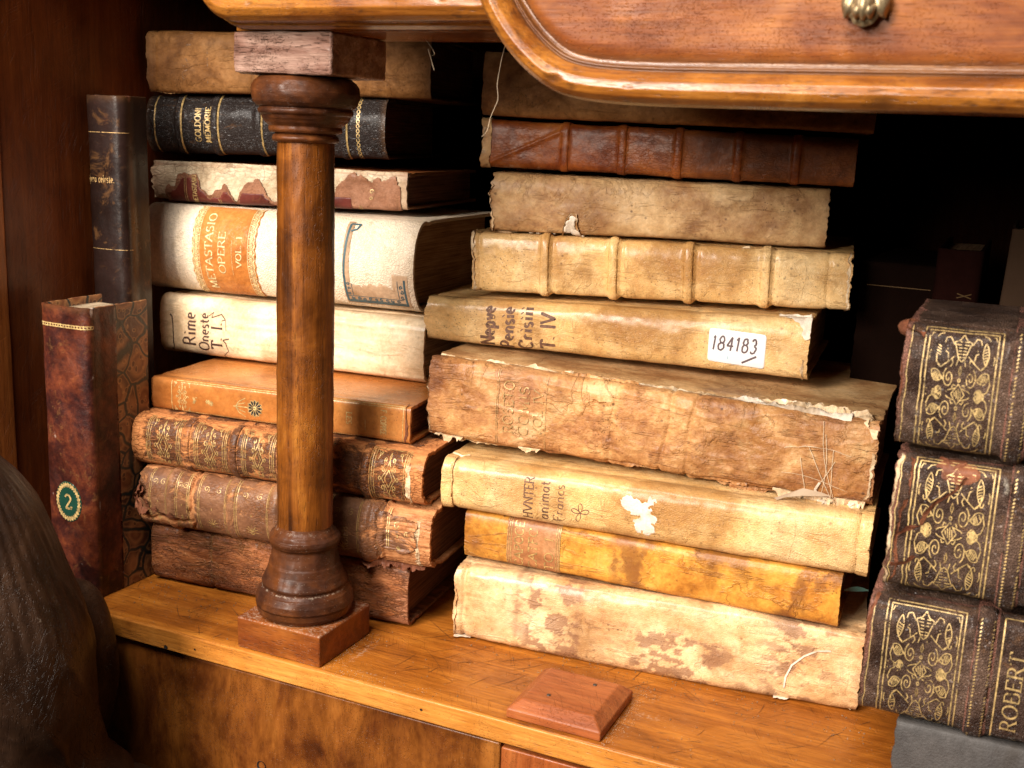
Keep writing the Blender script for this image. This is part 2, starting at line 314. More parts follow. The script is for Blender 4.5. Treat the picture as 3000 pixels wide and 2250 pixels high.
def marble():
    t = NT('marbled_shell_paper'); v = t.coord('Object', (1, 1, 1)); dn = t.n('TexNoise'); t.put(dn.inputs[0], v); dn.inputs['Scale'].default_value = 45
    ve = t.n('VectorMath', operation='MULTIPLY_ADD'); t.put(ve.inputs[0], dn.outputs[1]); ve.inputs[1].default_value = (.012,)*3; t.put(ve.inputs[2], v)
    mp = t.n('Mapping'); t.put(mp.inputs[0], ve.outputs[0]); mp.inputs[3].default_value = (1, 1, .02)
    e = t.voro(mp.outputs[0], 62, 'DISTANCE_TO_EDGE'); d = t.voro(mp.outputs[0], 62); cl = t.voro(mp.outputs[0], 62, out=1)
    d3 = t.voro(mp.outputs[0], 190); sp = t.n('SeparateColor'); t.put(sp.inputs[0], cl)
    c = t.ramp(d, [(.0, (.30, .13, .045)), (.30, (.14, .045, .018)), (.42, (.26, .11, .04)), (.60, (.08, .028, .014))])
    c = t.mix(t.ramp(d3, [(.22, .7), (.30, 0.)]), c, (.05, .016, .008)); c = t.mix(t.ramp(t.m('ABSOLUTE', t.m('SUBTRACT', d3, .33)), [(.02, .8), (.05, 0.)]), c, (.32, .16, .06))
    c = t.mix(t.ramp(e, [(.02, 1.), (.055, 0.)]), c, (.014, .020, .018))
    c = t.mix(t.ramp(t.m('ABSOLUTE', t.m('SUBTRACT', e, .075)), [(.008, .5), (.03, 0.)]), c, (.30, .15, .06))
    return t.out(c, .42, t.bump(t.noise(v, 300, 4), 1., .0003))
MARBLE = marble()
W_ORANGE = [(.30, (.13, .036, .005)), (.44, (.28, .084, .010)), (.56, (.40, .135, .017)), (.72, (.50, .195, .030))]
W_MOULD = [(.32, (.075, .020, .004)), (.43, (.20, .060, .009)), (.54, (.33, .120, .018)), (.70, (.50, .225, .050))]
W_BROWN = [(.3, (.055, .018, .007)), (.47, (.13, .042, .014)), (.6, (.22, .08, .024)), (.75, (.34, .14, .04))]
W_COL = [(.35, (.032, .009, .002)), (.44, (.095, .027, .004)), (.54, (.20, .060, .008)), (.66, (.38, .14, .020))]
SHELF_W = wood('honey_shelf_wood', W_ORANGE, 0, 8, pores=.3, rough=(.3, .5), scratch=0, dust=.5, coat=.10)
EDGE_W = wood('honey_edge_wood', [(.28, (.28, .085, .012)), (.45, (.48, .175, .028)), (.58, (.60, .25, .050)), (.75, (.70, .34, .090))], 0, 9, pores=.5, rough=(.3, .45), scratch=.2, dust=.1)
MOULD_W = wood('amber_moulding_wood', W_MOULD, 0, 7, pores=.55, rough=(.16, .3), scratch=.25, dust=.2, coat=.28)
PANEL_W = wood('red_brown_drawer_veneer', [(.33, (.07, .016, .004)), (.45, (.175, .045, .009)), (.55, (.28, .088, .016)), (.68, (.42, .165, .034))], 0, 6, pores=.25, rough=(.34, .5), scratch=.2, dust=.3, burl=1, coat=.0)
BURL_W = wood('dark_burl_veneer', [(.34, (.030, .008, .003)), (.43, (.095, .025, .005)), (.52, (.21, .066, .011)), (.66, (.36, .135, .026))], 2, 7, ratio=4, pores=.25, rough=(.25, .42), scratch=.3, dust=.3, burl=1, coat=.12)
COL_W = wood('turned_column_wood', W_COL, 2, 10, pores=.7, rough=(.32, .5), scratch=.25, dust=.2, ratio=22, coat=.10)
CAP_W = wood('dark_turned_wood', [(.35, (.016, .006, .004)), (.45, (.045, .015, .007)), (.56, (.12, .036, .009)), (.70, (.25, .088, .017))], 0, 8, pores=.4, rough=(.34, .62), scratch=.2, dust=.4, ratio=3, coat=.09)
BLOCK_W = wood('rough_block_wood', [(.33, (.08, .032, .020)), (.44, (.23, .115, .082)), (.55, (.42, .26, .20)), (.68, (.66, .49, .41))], 0, 12, pores=.3, rough=(.35, .55), scratch=.1, dust=.3, bumpd=.0018, ratio=14)
BASE_W = wood('red_plinth_wood', [(.32, (.07, .016, .005)), (.44, (.16, .038, .008)), (.56, (.27, .078, .014)), (.72, (.38, .15, .03))], 0, 8, pores=.5, rough=(.3, .5), scratch=.2, dust=.5, ratio=7)
RED_W = wood('cherry_block_wood', [(.3, (.22, .050, .015)), (.5, (.31, .085, .024)), (.7, (.40, .13, .038))], 0, 8, pores=.2, rough=(.36, .5), scratch=.1, dust=.25, ratio=12)
SIDE_W = wood('dark_side_wood', [(.3, (.07, .014, .003)), (.5, (.13, .030, .006)), (.7, (.19, .050, .010))], 2, 6, pores=.3, rough=(.35, .55), scratch=.1, dust=.05)
POST_W = wood('post_wood', [(.3, (.22, .06, .014)), (.5, (.32, .10, .022)), (.7, (.42, .15, .035))], 2, 7, pores=.2, rough=(.3, .5), scratch=.1, dust=.05)
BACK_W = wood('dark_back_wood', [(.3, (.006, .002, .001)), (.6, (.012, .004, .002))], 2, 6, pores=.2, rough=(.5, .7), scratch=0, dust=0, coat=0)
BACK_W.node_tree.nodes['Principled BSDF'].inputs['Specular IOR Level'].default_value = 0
STATUE_W = wood('blackened_carved_wood', [(.3, (.008, .0035, .002)), (.46, (.019, .009, .005)), (.6, (.045, .022, .012)), (.78, (.12, .065, .037))], 2, 14, pores=.2, rough=(.28, .5), scratch=0, dust=.12, bumpd=.0006, ratio=2, coat=.06)
BRASS = plain('aged_brass', (.46, .34, .19), .42, .75, var=.5, vs=260)
NAIL = plain('dull_nail_head', (.09, .07, .06), .45, .6)
THREAD = plain('pale_thread', (.78, .60, .40), .7)
DIMGOLD = plain('unlit_gilding', (.10, .055, .02), .6, spec=.1)  # gilding dimmed in its own colour to stand for shade
SHADOWBK = plain('shade_darkened_cloth', (.006, .0025, .0015), .9, var=.2, spec=.02)  # near black colour stands in for shadow on the back books
SHADOWRED = plain('shade_darkened_red_cloth', (.014, .004, .003), .9, var=.3, spec=.02)  # red taken down in the colour, as if in shadow
SHADOWGREY = plain('shade_darkened_grey_board', (.055, .032, .020), .9, var=.1, spec=.02)  # pale grey book, shade of the recess put into its colour
RIBBON = plain('green_silk_ribbon', (.035, .10, .085), .35)
# ------------------------------------------------------------------ strokes: lettering and tooling
def arc(cx, cy, rx, ry, a0, a1, n=14):
    a = np.radians(np.linspace(a0, a1, n)); return [(cx+rx*math.cos(t), cy+ry*math.sin(t)) for t in a]
GL = {
 'A': (.8, [[(0, 0), (.4, 1), (.8, 0)], [(.17, .36), (.63, .36)]]),
 'B': (.66, [[(.1, 0), (.1, 1)], [(.1, 1), (.35, 1)]+arc(.35, .76, .22, .24, 90, -90)+[(.1, .52)], [(.1, .52), (.38, .52)]+arc(.38, .26, .26, .26, 90, -90)+[(.1, 0)]]),
 'C': (.75, [arc(.42, .5, .4, .5, 52, 308, 22), [(.68, .72), (.68, .95)]]),
 'D': (.78, [[(.1, 0), (.1, 1)], [(.1, 1), (.3, 1)]+arc(.3, .5, .42, .5, 90, -90, 18)+[(.1, 0)]]),
 'E': (.62, [[(.1, 0), (.1, 1)], [(.1, 1), (.58, 1), (.58, .86)], [(.1, .52), (.46, .52)], [(.1, 0), (.6, 0), (.6, .16)]]),
 'F': (.58, [[(.1, 0), (.1, 1)], [(.1, 1), (.56, 1), (.56, .84)], [(.1, .52), (.44, .52)]]),
 'G': (.8, [arc(.42, .5, .4, .5, 52, 320, 24), [(.72, .05), (.72, .42), (.5, .42)]]),
 'H': (.78, [[(.1, 0), (.1, 1)], [(.68, 0), (.68, 1)], [(.1, .52), (.68, .52)]]),
 'I': (.3, [[(.15, 0), (.15, 1)]]),
 'L': (.6, [[(.1, 0), (.1, 1)], [(.1, 0), (.58, 0), (.58, .2)]]),
 'M': (.95, [[(.1, 0), (.14, 1), (.47, .1), (.8, 1), (.85, 0)]]),
 'N': (.8, [[(.1, 0), (.1, 1), (.7, 0), (.7, 1)]]),
 'O': (.84, [arc(.42, .5, .38, .5, 0, 360, 28)]),
 'P': (.64, [[(.1, 0), (.1, 1)], [(.1, 1), (.34, 1)]+arc(.34, .73, .25, .27, 90, -90)+[(.1, .46)]]),
 'R': (.72, [[(.1, 0), (.1, 1)], [(.1, 1), (.34, 1)]+arc(.34, .74, .24, .26, 90, -90)+[(.1, .48)], [(.34, .48), (.68, 0)]]),
 'S': (.58, [arc(.29, .75, .23, .25, 35, 250, 14)+arc(.29, .26, .25, .26, 70, -145, 14)]),
 'T': (.7, [[(.35, 0), (.35, 1)], [(.02, .84), (.02, 1), (.68, 1), (.68, .84)]]),
 'U': (.76, [[(.1, 1), (.1, .35)]+arc(.38, .34, .28, .34, 180, 360)+[(.66, 1)]]),
 'V': (.76, [[(0, 1), (.38, 0), (.76, 1)]]),
 'X': (.72, [[(0, 1), (.7, 0)], [(.7, 1), (0, 0)]]),
 'Y': (.7, [[(0, 1), (.35, .5), (.7, 1)], [(.35, .5), (.35, 0)]]),
 '.': (.25, [[(.08, .0), (.12, .08)]]), ' ': (.4, []), '-': (.5, [[(.05, .4), (.45, .4)]]),
 'a': (.52, [arc(.24, .27, .2, .26, 60, 360, 16), [(.44, .55), (.44, .06), (.52, 0)]]),
 'c': (.46, [arc(.26, .28, .22, .28, 50, 310, 16)]),
 'e': (.5, [[(.07, .3), (.44, .32)]+arc(.25, .3, .2, .26, 10, 300, 16)]),
 'i': (.24, [[(.12, .56), (.12, 0)], [(.1, .78), (.16, .84)]]),
 'm': (.84, [[(.08, .56), (.08, 0)], [(.08, .4)]+arc(.25, .38, .16, .18, 170, 0, 8)+[(.41, 0)], [(.41, .4)]+arc(.57, .38, .16, .18, 170, 0, 8)+[(.73, 0), (.8, .04)]]),
 'n': (.56, [[(.08, .56), (.08, 0)], [(.08, .38)]+arc(.27, .36, .18, .2, 170, 0, 9)+[(.45, 0), (.52, .04)]]),
 'o': (.52, [arc(.26, .28, .21, .28, 0, 360, 18)]),
 'p': (.56, [[(.1, .56), (.1, -.32)], arc(.28, .28, .2, .27, 160, -160, 16)]),
 'q': (.56, [[(.44, .56), (.44, -.3)], arc(.25, .28, .2, .27, 20, 340, 16)]),
 'r': (.4, [[(.08, .56), (.08, 0)], [(.08, .36)]+arc(.24, .38, .15, .17, 160, 30, 7)]),
 's': (.42, [arc(.21, .42, .15, .15, 30, 240, 9)+arc(.21, .14, .16, .15, 60, -150, 9)]),
 't': (.38, [[(.16, .8), (.16, .12), (.26, 0), (.36, .04)], [(.02, .54), (.34, .54)]]),
 'u': (.56, [[(.08, .56), (.08, .2)]+arc(.26, .2, .18, .2, 180, 360, 8)+[(.44, .56)], [(.44, .5), (.44, 0)]]),
 'v': (.5, [[(.03, .56), (.24, 0), (.47, .56)]]),
 'l': (.24, [[(.12, .95), (.12, 0)]]),
 '1': (.36, [[(.05, .8), (.2, 1), (.2, 0)]]),
 '!': (.26, [[(.12, 1), (.1, 0)]]),
 '2': (.6, [arc(.29, .72, .23, .26, 165, -20, 12)+[(.1, .06), (.14, .03), (.55, .05), (.58, .2)]]),
 '3': (.55, [arc(.26, .75, .2, .22, 150, -70, 12), arc(.26, .27, .24, .27, 80, -150, 14)]),
 '4': (.6, [[(.42, 0), (.42, 1), (.04, .34), (.58, .34)]]),
 '8': (.56, [arc(.28, .75, .19, .23, -90, 270, 18), arc(.28, .26, .24, .27, 90, 450, 20)]),
}
def text(s, h, x=0, y=0, serif=True, gap=.12, wob=0, sx=1.):
    """returns strokes in text space (x along line, y up), start at x,y"""
    out = []; cx = 0
    for ch in s:
        wd, st = GL[ch]
        for pl in st:
            q = [(x+(cx+px)*h*sx+(rnd.gauss(0, wob)*h), y+py*h+(rnd.gauss(0, wob)*h)) for px, py in pl]
            out.append(q)
            if serif:
                for e, n in ((0, 1), (-1, -2)):
                    py = pl[e][1]
                    if (abs(py) < .02 or abs(py-1) < .02) and abs(pl[e][1]-pl[n][1]) > abs(pl[e][0]-pl[n][0])*.8 and abs(pl[e][1]-pl[n][1]) > .25:
                        ex, ey = x+(cx+pl[e][0])*h*sx, y+py*h
                        out.append([(ex-.11*h*sx, ey), (ex+.11*h*sx, ey)])
        cx += wd+gap
    return out, (cx-gap)*h*sx
def place(strokes, o, xd, yd):
    return [[(o[0]+p[0]*xd[0]+p[1]*yd[0], o[1]+p[0]*xd[1]+p[1]*yd[1]) for p in s] for s in strokes]
UP = ((0, 1), (-1, 0)); DOWN = ((0, -1), (1, 0))   # direction of reading on a lying book
def words(s, h, u, vc, way=UP, length=None, **kw):
    """text centred at vc, baseline at u"""
    st, wd = text(s, h, **kw)
    if length: k = length/wd; st = [[(a*k, b) for a, b in q] for q in st]; wd = length
    xd, yd = way
    return place(st, (u, vc-xd[1]*wd/2), xd, yd)
def spiral(cx, cy, r, turns=1.6, a0=0, d=1, n=26):
    return [(cx+r*(1-.88*k/(n-1))*math.cos(a0+d*turns*6.283*k/(n-1)), cy+r*(1-.88*k/(n-1))*math.sin(a0+d*turns*6.283*k/(n-1))) for k in range(n)]
def dot(cx, cy, r): return [(cx-r*.3, cy), (cx+r*.3, cy)], r*2
class Surf:
    def __init__(s, P, U, V): s.P, s.U, s.V = P, U, V; s.N = normals(P)
    def at(s, u, v, h=0.):
        u = np.asarray(u, float); v = np.asarray(v, float)
        fi = np.interp(u, s.U, np.arange(len(s.U))); fj = np.interp(v, s.V, np.arange(len(s.V)))
        i = np.clip(fi.astype(int), 0, len(s.U)-2); j = np.clip(fj.astype(int), 0, len(s.V)-2); a = (fi-i)[..., None]; b = (fj-j)[..., None]
        def B(A): return (A[i, j]*(1-a)+A[i+1, j]*a)*(1-b)+(A[i, j+1]*(1-a)+A[i+1, j+1]*a)*b
        n = B(s.N); n /= np.linalg.norm(n, axis=-1, keepdims=True)+1e-9
        return B(s.P)+n*(np.asarray(h, float)[..., None] if np.ndim(h) else h)
def normals(P):
    du = np.gradient(P, axis=0); dv = np.gradient(P, axis=1)
    n = np.cross(du, dv); return n/(np.linalg.norm(n, axis=-1, keepdims=True)+1e-12)
def ribbons(surf, items, name, mat, parent, h=.00012, nib=None, thin=.45):
    """items: list of (polyline in metres on the surface, width). nib: 'up' lettering gets thick and thin strokes"""
    V = []; F = []; k = 0; UVs = []; WS = []
    for pl, wd in items:
        p = np.array(pl, float)
        if len(p) < 2: continue
        seg = np.linalg.norm(np.diff(p, axis=0), axis=1); L = np.concatenate([[0], np.cumsum(seg)])
        if L[-1] < 1e-6: continue
        keep = np.concatenate([[True], seg > 1e-7]); p = p[keep]; L = L[keep]
        n = max(2, int(L[-1]/.0009)+1); n = max(n, len(p)) if len(p) > 3 else n
        q = np.sort(np.unique(np.concatenate([np.linspace(0, L[-1], n), L]))); q = q[np.concatenate([[True], np.diff(q) > 1e-6])]
        c = np.stack([np.interp(q, L, p[:, 0]), np.interp(q, L, p[:, 1])], 1)
        t = np.gradient(c, axis=0); t /= np.linalg.norm(t, axis=1, keepdims=True)+1e-12
        nn = np.stack([-t[:, 1], t[:, 0]], 1)
        ww = np.full(len(c), wd/2)
        if nib == 'lines': ww = ww*(thin+(1-thin)*np.abs(t[:, 0]))      # strokes running along the spine are the letter stems
        if nib == 'pen': ww = ww*(thin+(1-thin)*np.abs(t[:, 0]*.85-t[:, 1]*.5))
        A = c+nn*ww[:, None]; B = c-nn*ww[:, None]
        m = len(c); uu = np.stack([A, B], 1).reshape(-1, 2); UVs.append(uu)
        idx = k+np.arange(m-1)*2; F.append(np.stack([idx, idx+1, idx+3, idx+2], 1)); k += 2*m
    if not UVs: return None
    uv = np.concatenate(UVs); V = surf.at(uv[:, 0], uv[:, 1], h)
    return tag(mesh(name, V, np.concatenate(F), mat, parent, uv=uv, mask=np.zeros((len(uv), 3)), smooth=True), kind='stuff' if len(F) > 1 else None)
def patch(surf, u0, u1, v0, v1, fn, name, mat, parent, h=.0003, cell=.00045, curl=0., maskfn=None):
    """a piece of leather or paper lying on the surface; fn(u,v)>0 where it is, in metres from its edge"""
    nu = int((u1-u0)/cell)+2; nv = int((v1-v0)/cell)+2
    U, V = np.meshgrid(np.linspace(u0, u1, nu), np.linspace(v0, v1, nv), indexing='ij')
    f = fn(U, V)
    # snap border vertices to the outline for clean torn edges
    gu, gv = np.gradient(f, (u1-u0)/(nu-1), (v1-v0)/(nv-1)); g2 = gu**2+gv**2+1e-9
    near = np.abs(f)/np.sqrt(g2) < cell*.75
    U2 = np.where(near, U-f*gu/g2, U); V2 = np.where(near, V-f*gv/g2, V)
    hh = h+curl*(1-sstep(0, .003, f))*(.4+.6*np.clip(fbm(U*180, V*180, 3., 3, 9)+.5, 0, 1))
    hh = np.where(f <= cell*.5, hh*(.35 if curl == 0 else 1.), hh)
    P = surf.at(U2, V2, hh)
    F = gridfaces(nu, nv); inside = (f > 0) | near
    ok = inside.ravel()[F].all(1) & (f.ravel()[F].max(1) > 0); F = F[ok]
    if len(F) == 0: return None
    used = np.unique(F); rm = -np.ones(nu*nv, int); rm[used] = np.arange(len(used))
    mk = np.zeros((nu, nv, 3)) if maskfn is None else maskfn(U, V)
    return mesh(name, P.reshape(-1, 3)[used], rm[F], mat, parent, uv=np.stack([U, V], -1).reshape(-1, 2)[used], mask=mk.reshape(-1, 3)[used])
def rect(u0, u1, v0, v1, rag=.0003, s=1, fr=300):
    def f(U, V):
        d = np.minimum(np.minimum(U-u0, u1-U), np.minimum(V-v0, v1-V)); return d+rag*fbm(U*fr, V*fr, s, 3, s)
    return f
def blob(pts, rag=.0006, s=1, fr=260):
    """union of discs (u,v,r)"""
    def f(U, V):
        d = np.full(U.shape, -1.)
        for a, b, r in pts: d = np.maximum(d, r-np.hypot(U-a, V-b))
        return d+rag*fbm(U*fr, V*fr, s*1.3, 4, s)
    return f
def fringe(surf, path, name, mat, parent, width=.003, lift=.002, n=None, s=1, flat=.0):
    """torn curling edge of paper or skin: path of (u,v), ragged strip standing off the surface"""
    p = np.array(path, float); L = np.concatenate([[0], np.cumsum(np.linalg.norm(np.diff(p, axis=0), axis=1))])
    n = n or max(8, int(L[-1]/.0006)); q = np.linspace(0, L[-1], n)
    c = np.stack([np.interp(q, L, p[:, 0]), np.interp(q, L, p[:, 1])], 1)
    t = np.gradient(c, axis=0); t /= np.linalg.norm(t, axis=1, keepdims=True); nn = np.stack([-t[:, 1], t[:, 0]], 1)
    k = 7; wv = width*np.clip(.55+.9*fbm(q*260, 0, s, 4, s, .7), .03, 2); lf = lift*(.5+.9*fbm(q*150, 5, s, 3, s+5))
    c = c+nn*(.0012*fbm(q*120, 9, s, 3, s+8))[:, None]
    w_ = np.linspace(0, 1, k)
    uv = c[:, None, :]+nn[:, None, :]*(wv[:, None]*w_[None, :])[..., None]*(1 if flat == 0 else flat)
    jit = fbm(q[:, None]*400, w_[None, :]*2, s, 3, s+3)*.0006
    hh = .0002+lf[:, None]*(w_[None, :]**1.3)+jit*w_[None, :]
    P = surf.at(uv[..., 0], uv[..., 1], hh)
    mk = np.zeros((n, k, 3))
    return mesh(name, P, gridfaces(n, k), mat, parent, uv=uv, mask=mk)
def hang(surf, path, name, mat, parent, drop=.004, out=.002, s=1, floor=None):
    """ragged skin hanging off the surface, clear of it"""
    p = np.array(path, float); L = np.concatenate([[0], np.cumsum(np.linalg.norm(np.diff(p, axis=0), axis=1))]); q = np.linspace(0, L[-1], max(10, int(L[-1]/.0005)))
    c = np.stack([np.interp(q, L, p[:, 0]), np.interp(q, L, p[:, 1])], 1); B = surf.at(c[:, 0], c[:, 1], .0003); k = 8; w_ = np.linspace(0, 1, k)
    env = np.clip(np.sin(math.pi*np.linspace(0.04, .96, len(q)))*1.5, 0, 1)*np.clip(.6+1.1*fbm(q*330, 0, s, 4, s, .7), .12, 2)
    P = B[:, None, :]+np.zeros((1, k, 1))
    P[..., 1] -= out*(w_**.7)[None]*(.6+.9*fbm(q*200, 3, s, 3, s))[:, None]+.0006*fbm(q[:, None]*500, w_[None]*3, s, 3, s)
    P[..., 2] -= drop*(w_[None]**1.1)*env[:, None]; P[..., 0] += .0010*w_[None]*fbm(q*260, 6, s, 3, s+1)[:, None]
    if floor is not None: P[..., 2] = np.maximum(P[..., 2], floor+.0003*fbm(q[:, None]*300, w_[None]*2, s, 2, s)+.0004)
    uv = np.stack([c[:, None, 0]+0*w_, c[:, None, 1]-.004*w_[None]], -1)
    return mesh(name, P, gridfaces(len(q), k), mat, parent, uv=uv, mask=np.zeros((len(q), k, 3)))
# ------------------------------------------------------------------ the book
def book(name, label, BL, BR, H, D, mats, group=None, bulge=.001, corner=.004, ex=.4, joint=.0006, disp=None, masks=None, ragL=.0004, ragR=.0004,
         thick=.0022, inset=.0035, pages=None, du=.0010, dv=.0009, zr=None, cap=0., bow=0., upright=False, seed=1, cat='book', topbend=0., texty=None):
    BL = Vector(BL); BR = Vector(BR); d = BR-BL; L = d.length
    yaw = math.atan2(d.y, d.x); tilt = math.asin(max(-1, min(1, d.z/L)))
    root = empty(name, BL, (0, -tilt, yaw), label, cat, group)
    H0, H1 = H if isinstance(H, tuple) else (H, H)
    spm, bdm = mats; s = seed
    na = 400; a = np.linspace(-math.pi/2, math.pi/2, na)
    py = corner-(bulge+corner)*np.abs(np.cos(a))**ex; pz = .5*(1+np.sign(np.sin(a))*np.abs(np.sin(a))**ex)
    Hm = (H0+H1)/2; al = np.concatenate([[0], np.cumsum(np.hypot(np.diff(py), np.diff(pz*Hm)))]); Vs = al[-1]
    nsp = max(12, int(Vs/dv)); vs = np.linspace(0, Vs, nsp); sy = np.interp(vs, al, py); sz = np.interp(vs, al, pz)
    bd = np.concatenate([np.arange(1, 13)*.0011, .0132+.003*np.arange(1, 5), np.linspace(.032, max(D-corner, .033), 7)])
    bd = np.append(bd[bd < D-corner-.0004], D-corner)
    V = np.concatenate([-bd[::-1], vs, Vs+bd]); Y = np.concatenate([corner+bd[::-1], sy, corner+bd])
    Z = np.concatenate([bd*0, sz, bd*0+1]); nb = len(bd)
    jd = joint*np.exp(-((bd-.0045)/.0022)**2)
    nu = max(20, int(L/du)); U = np.linspace(0, L, nu)
    UU, VV = np.meshgrid(U, V, indexing='ij'); Hu = H0+(H1-H0)*UU/L
    P = np.zeros((nu, len(V), 3)); P[..., 0] = UU; P[..., 1] = Y; P[..., 2] = Z*Hu
    P[..., 2] += np.concatenate([jd[::-1], vs*0, -jd])
    N = normals(P)
    spw = np.concatenate([np.exp(-(bd/.006)**2)[::-1], vs*0+1, np.exp(-(bd/.006)**2)])[None, :]
    dd = .0004*fbm(UU*30, VV*30, s, 4, s)+.0002*fbm(UU*160, VV*160, s, 3, s+4)
    dd = dd*np.concatenate([np.exp(-(bd/.05))[::-1], vs*0+1, np.exp(-(bd/.05))])[None, :]
    if disp is not None: dd = dd+disp(UU, VV, Vs, L, spw)
    if bow: dd = dd+bow*np.sin(math.pi*UU/L)*spw
    P = P+N*dd[..., None]
    P[..., 1] += (.0012*fbm(UU*9+s, 3.3, 0, 3, s)+.0005*fbm(UU*25, Z*2, s, 3, s+1))*np.clip(1-(P[..., 1]-.01)/.02, 0, 1)
    P[..., 2] += .0006*fbm(UU*11+s, Z*1.2, 0, 3, s+2)
    eL = np.exp(-UU/.009); eR = np.exp(-(L-UU)/.009)
    P[..., 0] += (ragL*fbm(VV*220, 1, s, 4, s, .65)*2)*eL-(ragR*np.abs(fbm(VV*220, 7, s, 4, s+3, .65))*2)*eR
    if cap: # leather turned in over the head and tail
        P[..., 1] += cap*(np.exp(-(UU/.0035)**2)+np.exp(-((L-UU)/.0035)**2))*spw
    if topbend: P[..., 2] += topbend*np.sin(math.pi*UU/L)*(Z>.5)*np.clip((Z-.5)*2, 0, 1)
    MK = np.zeros((nu, len(V), 3)) if masks is None else masks(UU, VV, Vs, L)
    MK[..., 1] = np.clip(MK[..., 1]+.26*(np.exp(-(VV/.0022)**2)+np.exp(-((Vs-VV)/.0018)**2)+np.exp(-(UU/.003)**2)+np.exp(-((L-UU)/.003)**2))*(1+.8*fbm(UU*90, VV*90, s, 3, s)), 0, 1)
    sf = Surf(P, U, V); Nn = sf.N
    UVg = np.stack([UU, VV], -1)
    def part(nm, j0, j1, mat, lab=None):
        m = j1-j0; Q = P[:, j0:j1]; NQ = Nn[:, j0:j1]
        vv = [Q.reshape(-1, 3)]; uvs = [UVg[:, j0:j1].reshape(-1, 2)]; mks = [MK[:, j0:j1].reshape(-1, 3)]; ff = [gridfaces(nu, m)]; off = nu*m
        for i, sg in ((0, 1), (nu-1, -1)):
            e = Q[i]; r1 = e-NQ[i]*thick*.5; r1[:, 0] -= sg*.0003; r2 = e-NQ[i]*thick; r3 = r2.copy(); r3[:, 0] += sg*.007
            blk = np.concatenate([e, r1, r2, r3]); g = gridfaces(4, m, off)
            if sg > 0: g = g[:, ::-1]
            vv.append(blk); ff.append(g); off += 4*m
            for k in range(4):
                q = UVg[i, j0:j1].copy(); q[:, 0] -= sg*k*.001; uvs.append(q); mks.append(MK[i, j0:j1])
        F = np.concatenate(ff)
        o = mesh(nm, np.concatenate(vv), F, mat, root, uv=np.concatenate(uvs), mask=np.concatenate(mks))
        if lab: o['label'] = lab
        return o
    part('spine', nb, nb+nsp, spm)
    part('board', 0, nb+1, bdm); part('board', nb+nsp-1, len(V), bdm)
    # block of leaves
    it = thick+.0006; idx = np.linspace(0, nsp-1, 26).astype(int); ty = sy[idx]+it+.0006; tz = sz[idx]
    loop = [(D-.004, 0), *[(float(max(y_, -.02)), float(z_)) for y_, z_ in zip(ty, tz)], (D-.004, 1)]
    vb = []; ui = inset
    for uu in (ui, L-ui):
        Hh = H0+(H1-H0)*uu/L
        for y_, z_ in loop: vb.append((uu, y_, it+z_*(Hh-2*it)))
    k = len(loop); fb = [list(range(k)), list(range(2*k-1, k-1, -1))]+[[i, k+i, k+(i+1) % k, (i+1) % k] for i in range(k)]
    mesh('text_block', vb, fb, pages or PAGES, root, smooth=False)
    return root, sf, Vs, L
def bands(pos, w=.0024, h=.0014):
    def f(U, V, Vs, L, spw):
        r = 0
        for p in pos: r = r+h*np.exp(-((U-p-.0006*fbm(V*60, p*90, 0, 2, 3))/w)**4)
        ed = sstep(-.002, .003, V)*sstep(-.002, .003, Vs-V); return r*ed
    return f
def wrinkle(a, fu, fv, s, ridged=True):
    def f(U, V, Vs, L, spw):
        n = fbm(U*fu, V*fv, s, 5, s, .55); return a*((1-np.abs(n)*2.2) if ridged else n*1.4)*np.clip(spw+.35, 0, 1)
    return f
def add(*fs): return lambda U, V, Vs, L, spw: sum(f(U, V, Vs, L, spw) for f in fs)
def mk3(r=None, g=None, b=None):
    def f(U, V, Vs, L):
        m = np.zeros(U.shape+(3,))
        for k, q in enumerate((r, g, b)):
            if q is not None: m[..., k] = np.clip(q(U, V, Vs, L), 0, 1)
        return m
    return f
def ends(w=.006, a=1.): return lambda U, V, Vs, L: a*(np.exp(-(U/w)**2)+np.exp(-((L-U)/w)**2))
def edges(w=.0025, a=1.): return lambda U, V, Vs, L: a*(np.exp(-(V/w)**2)+np.exp(-((Vs-V)/w)**2))
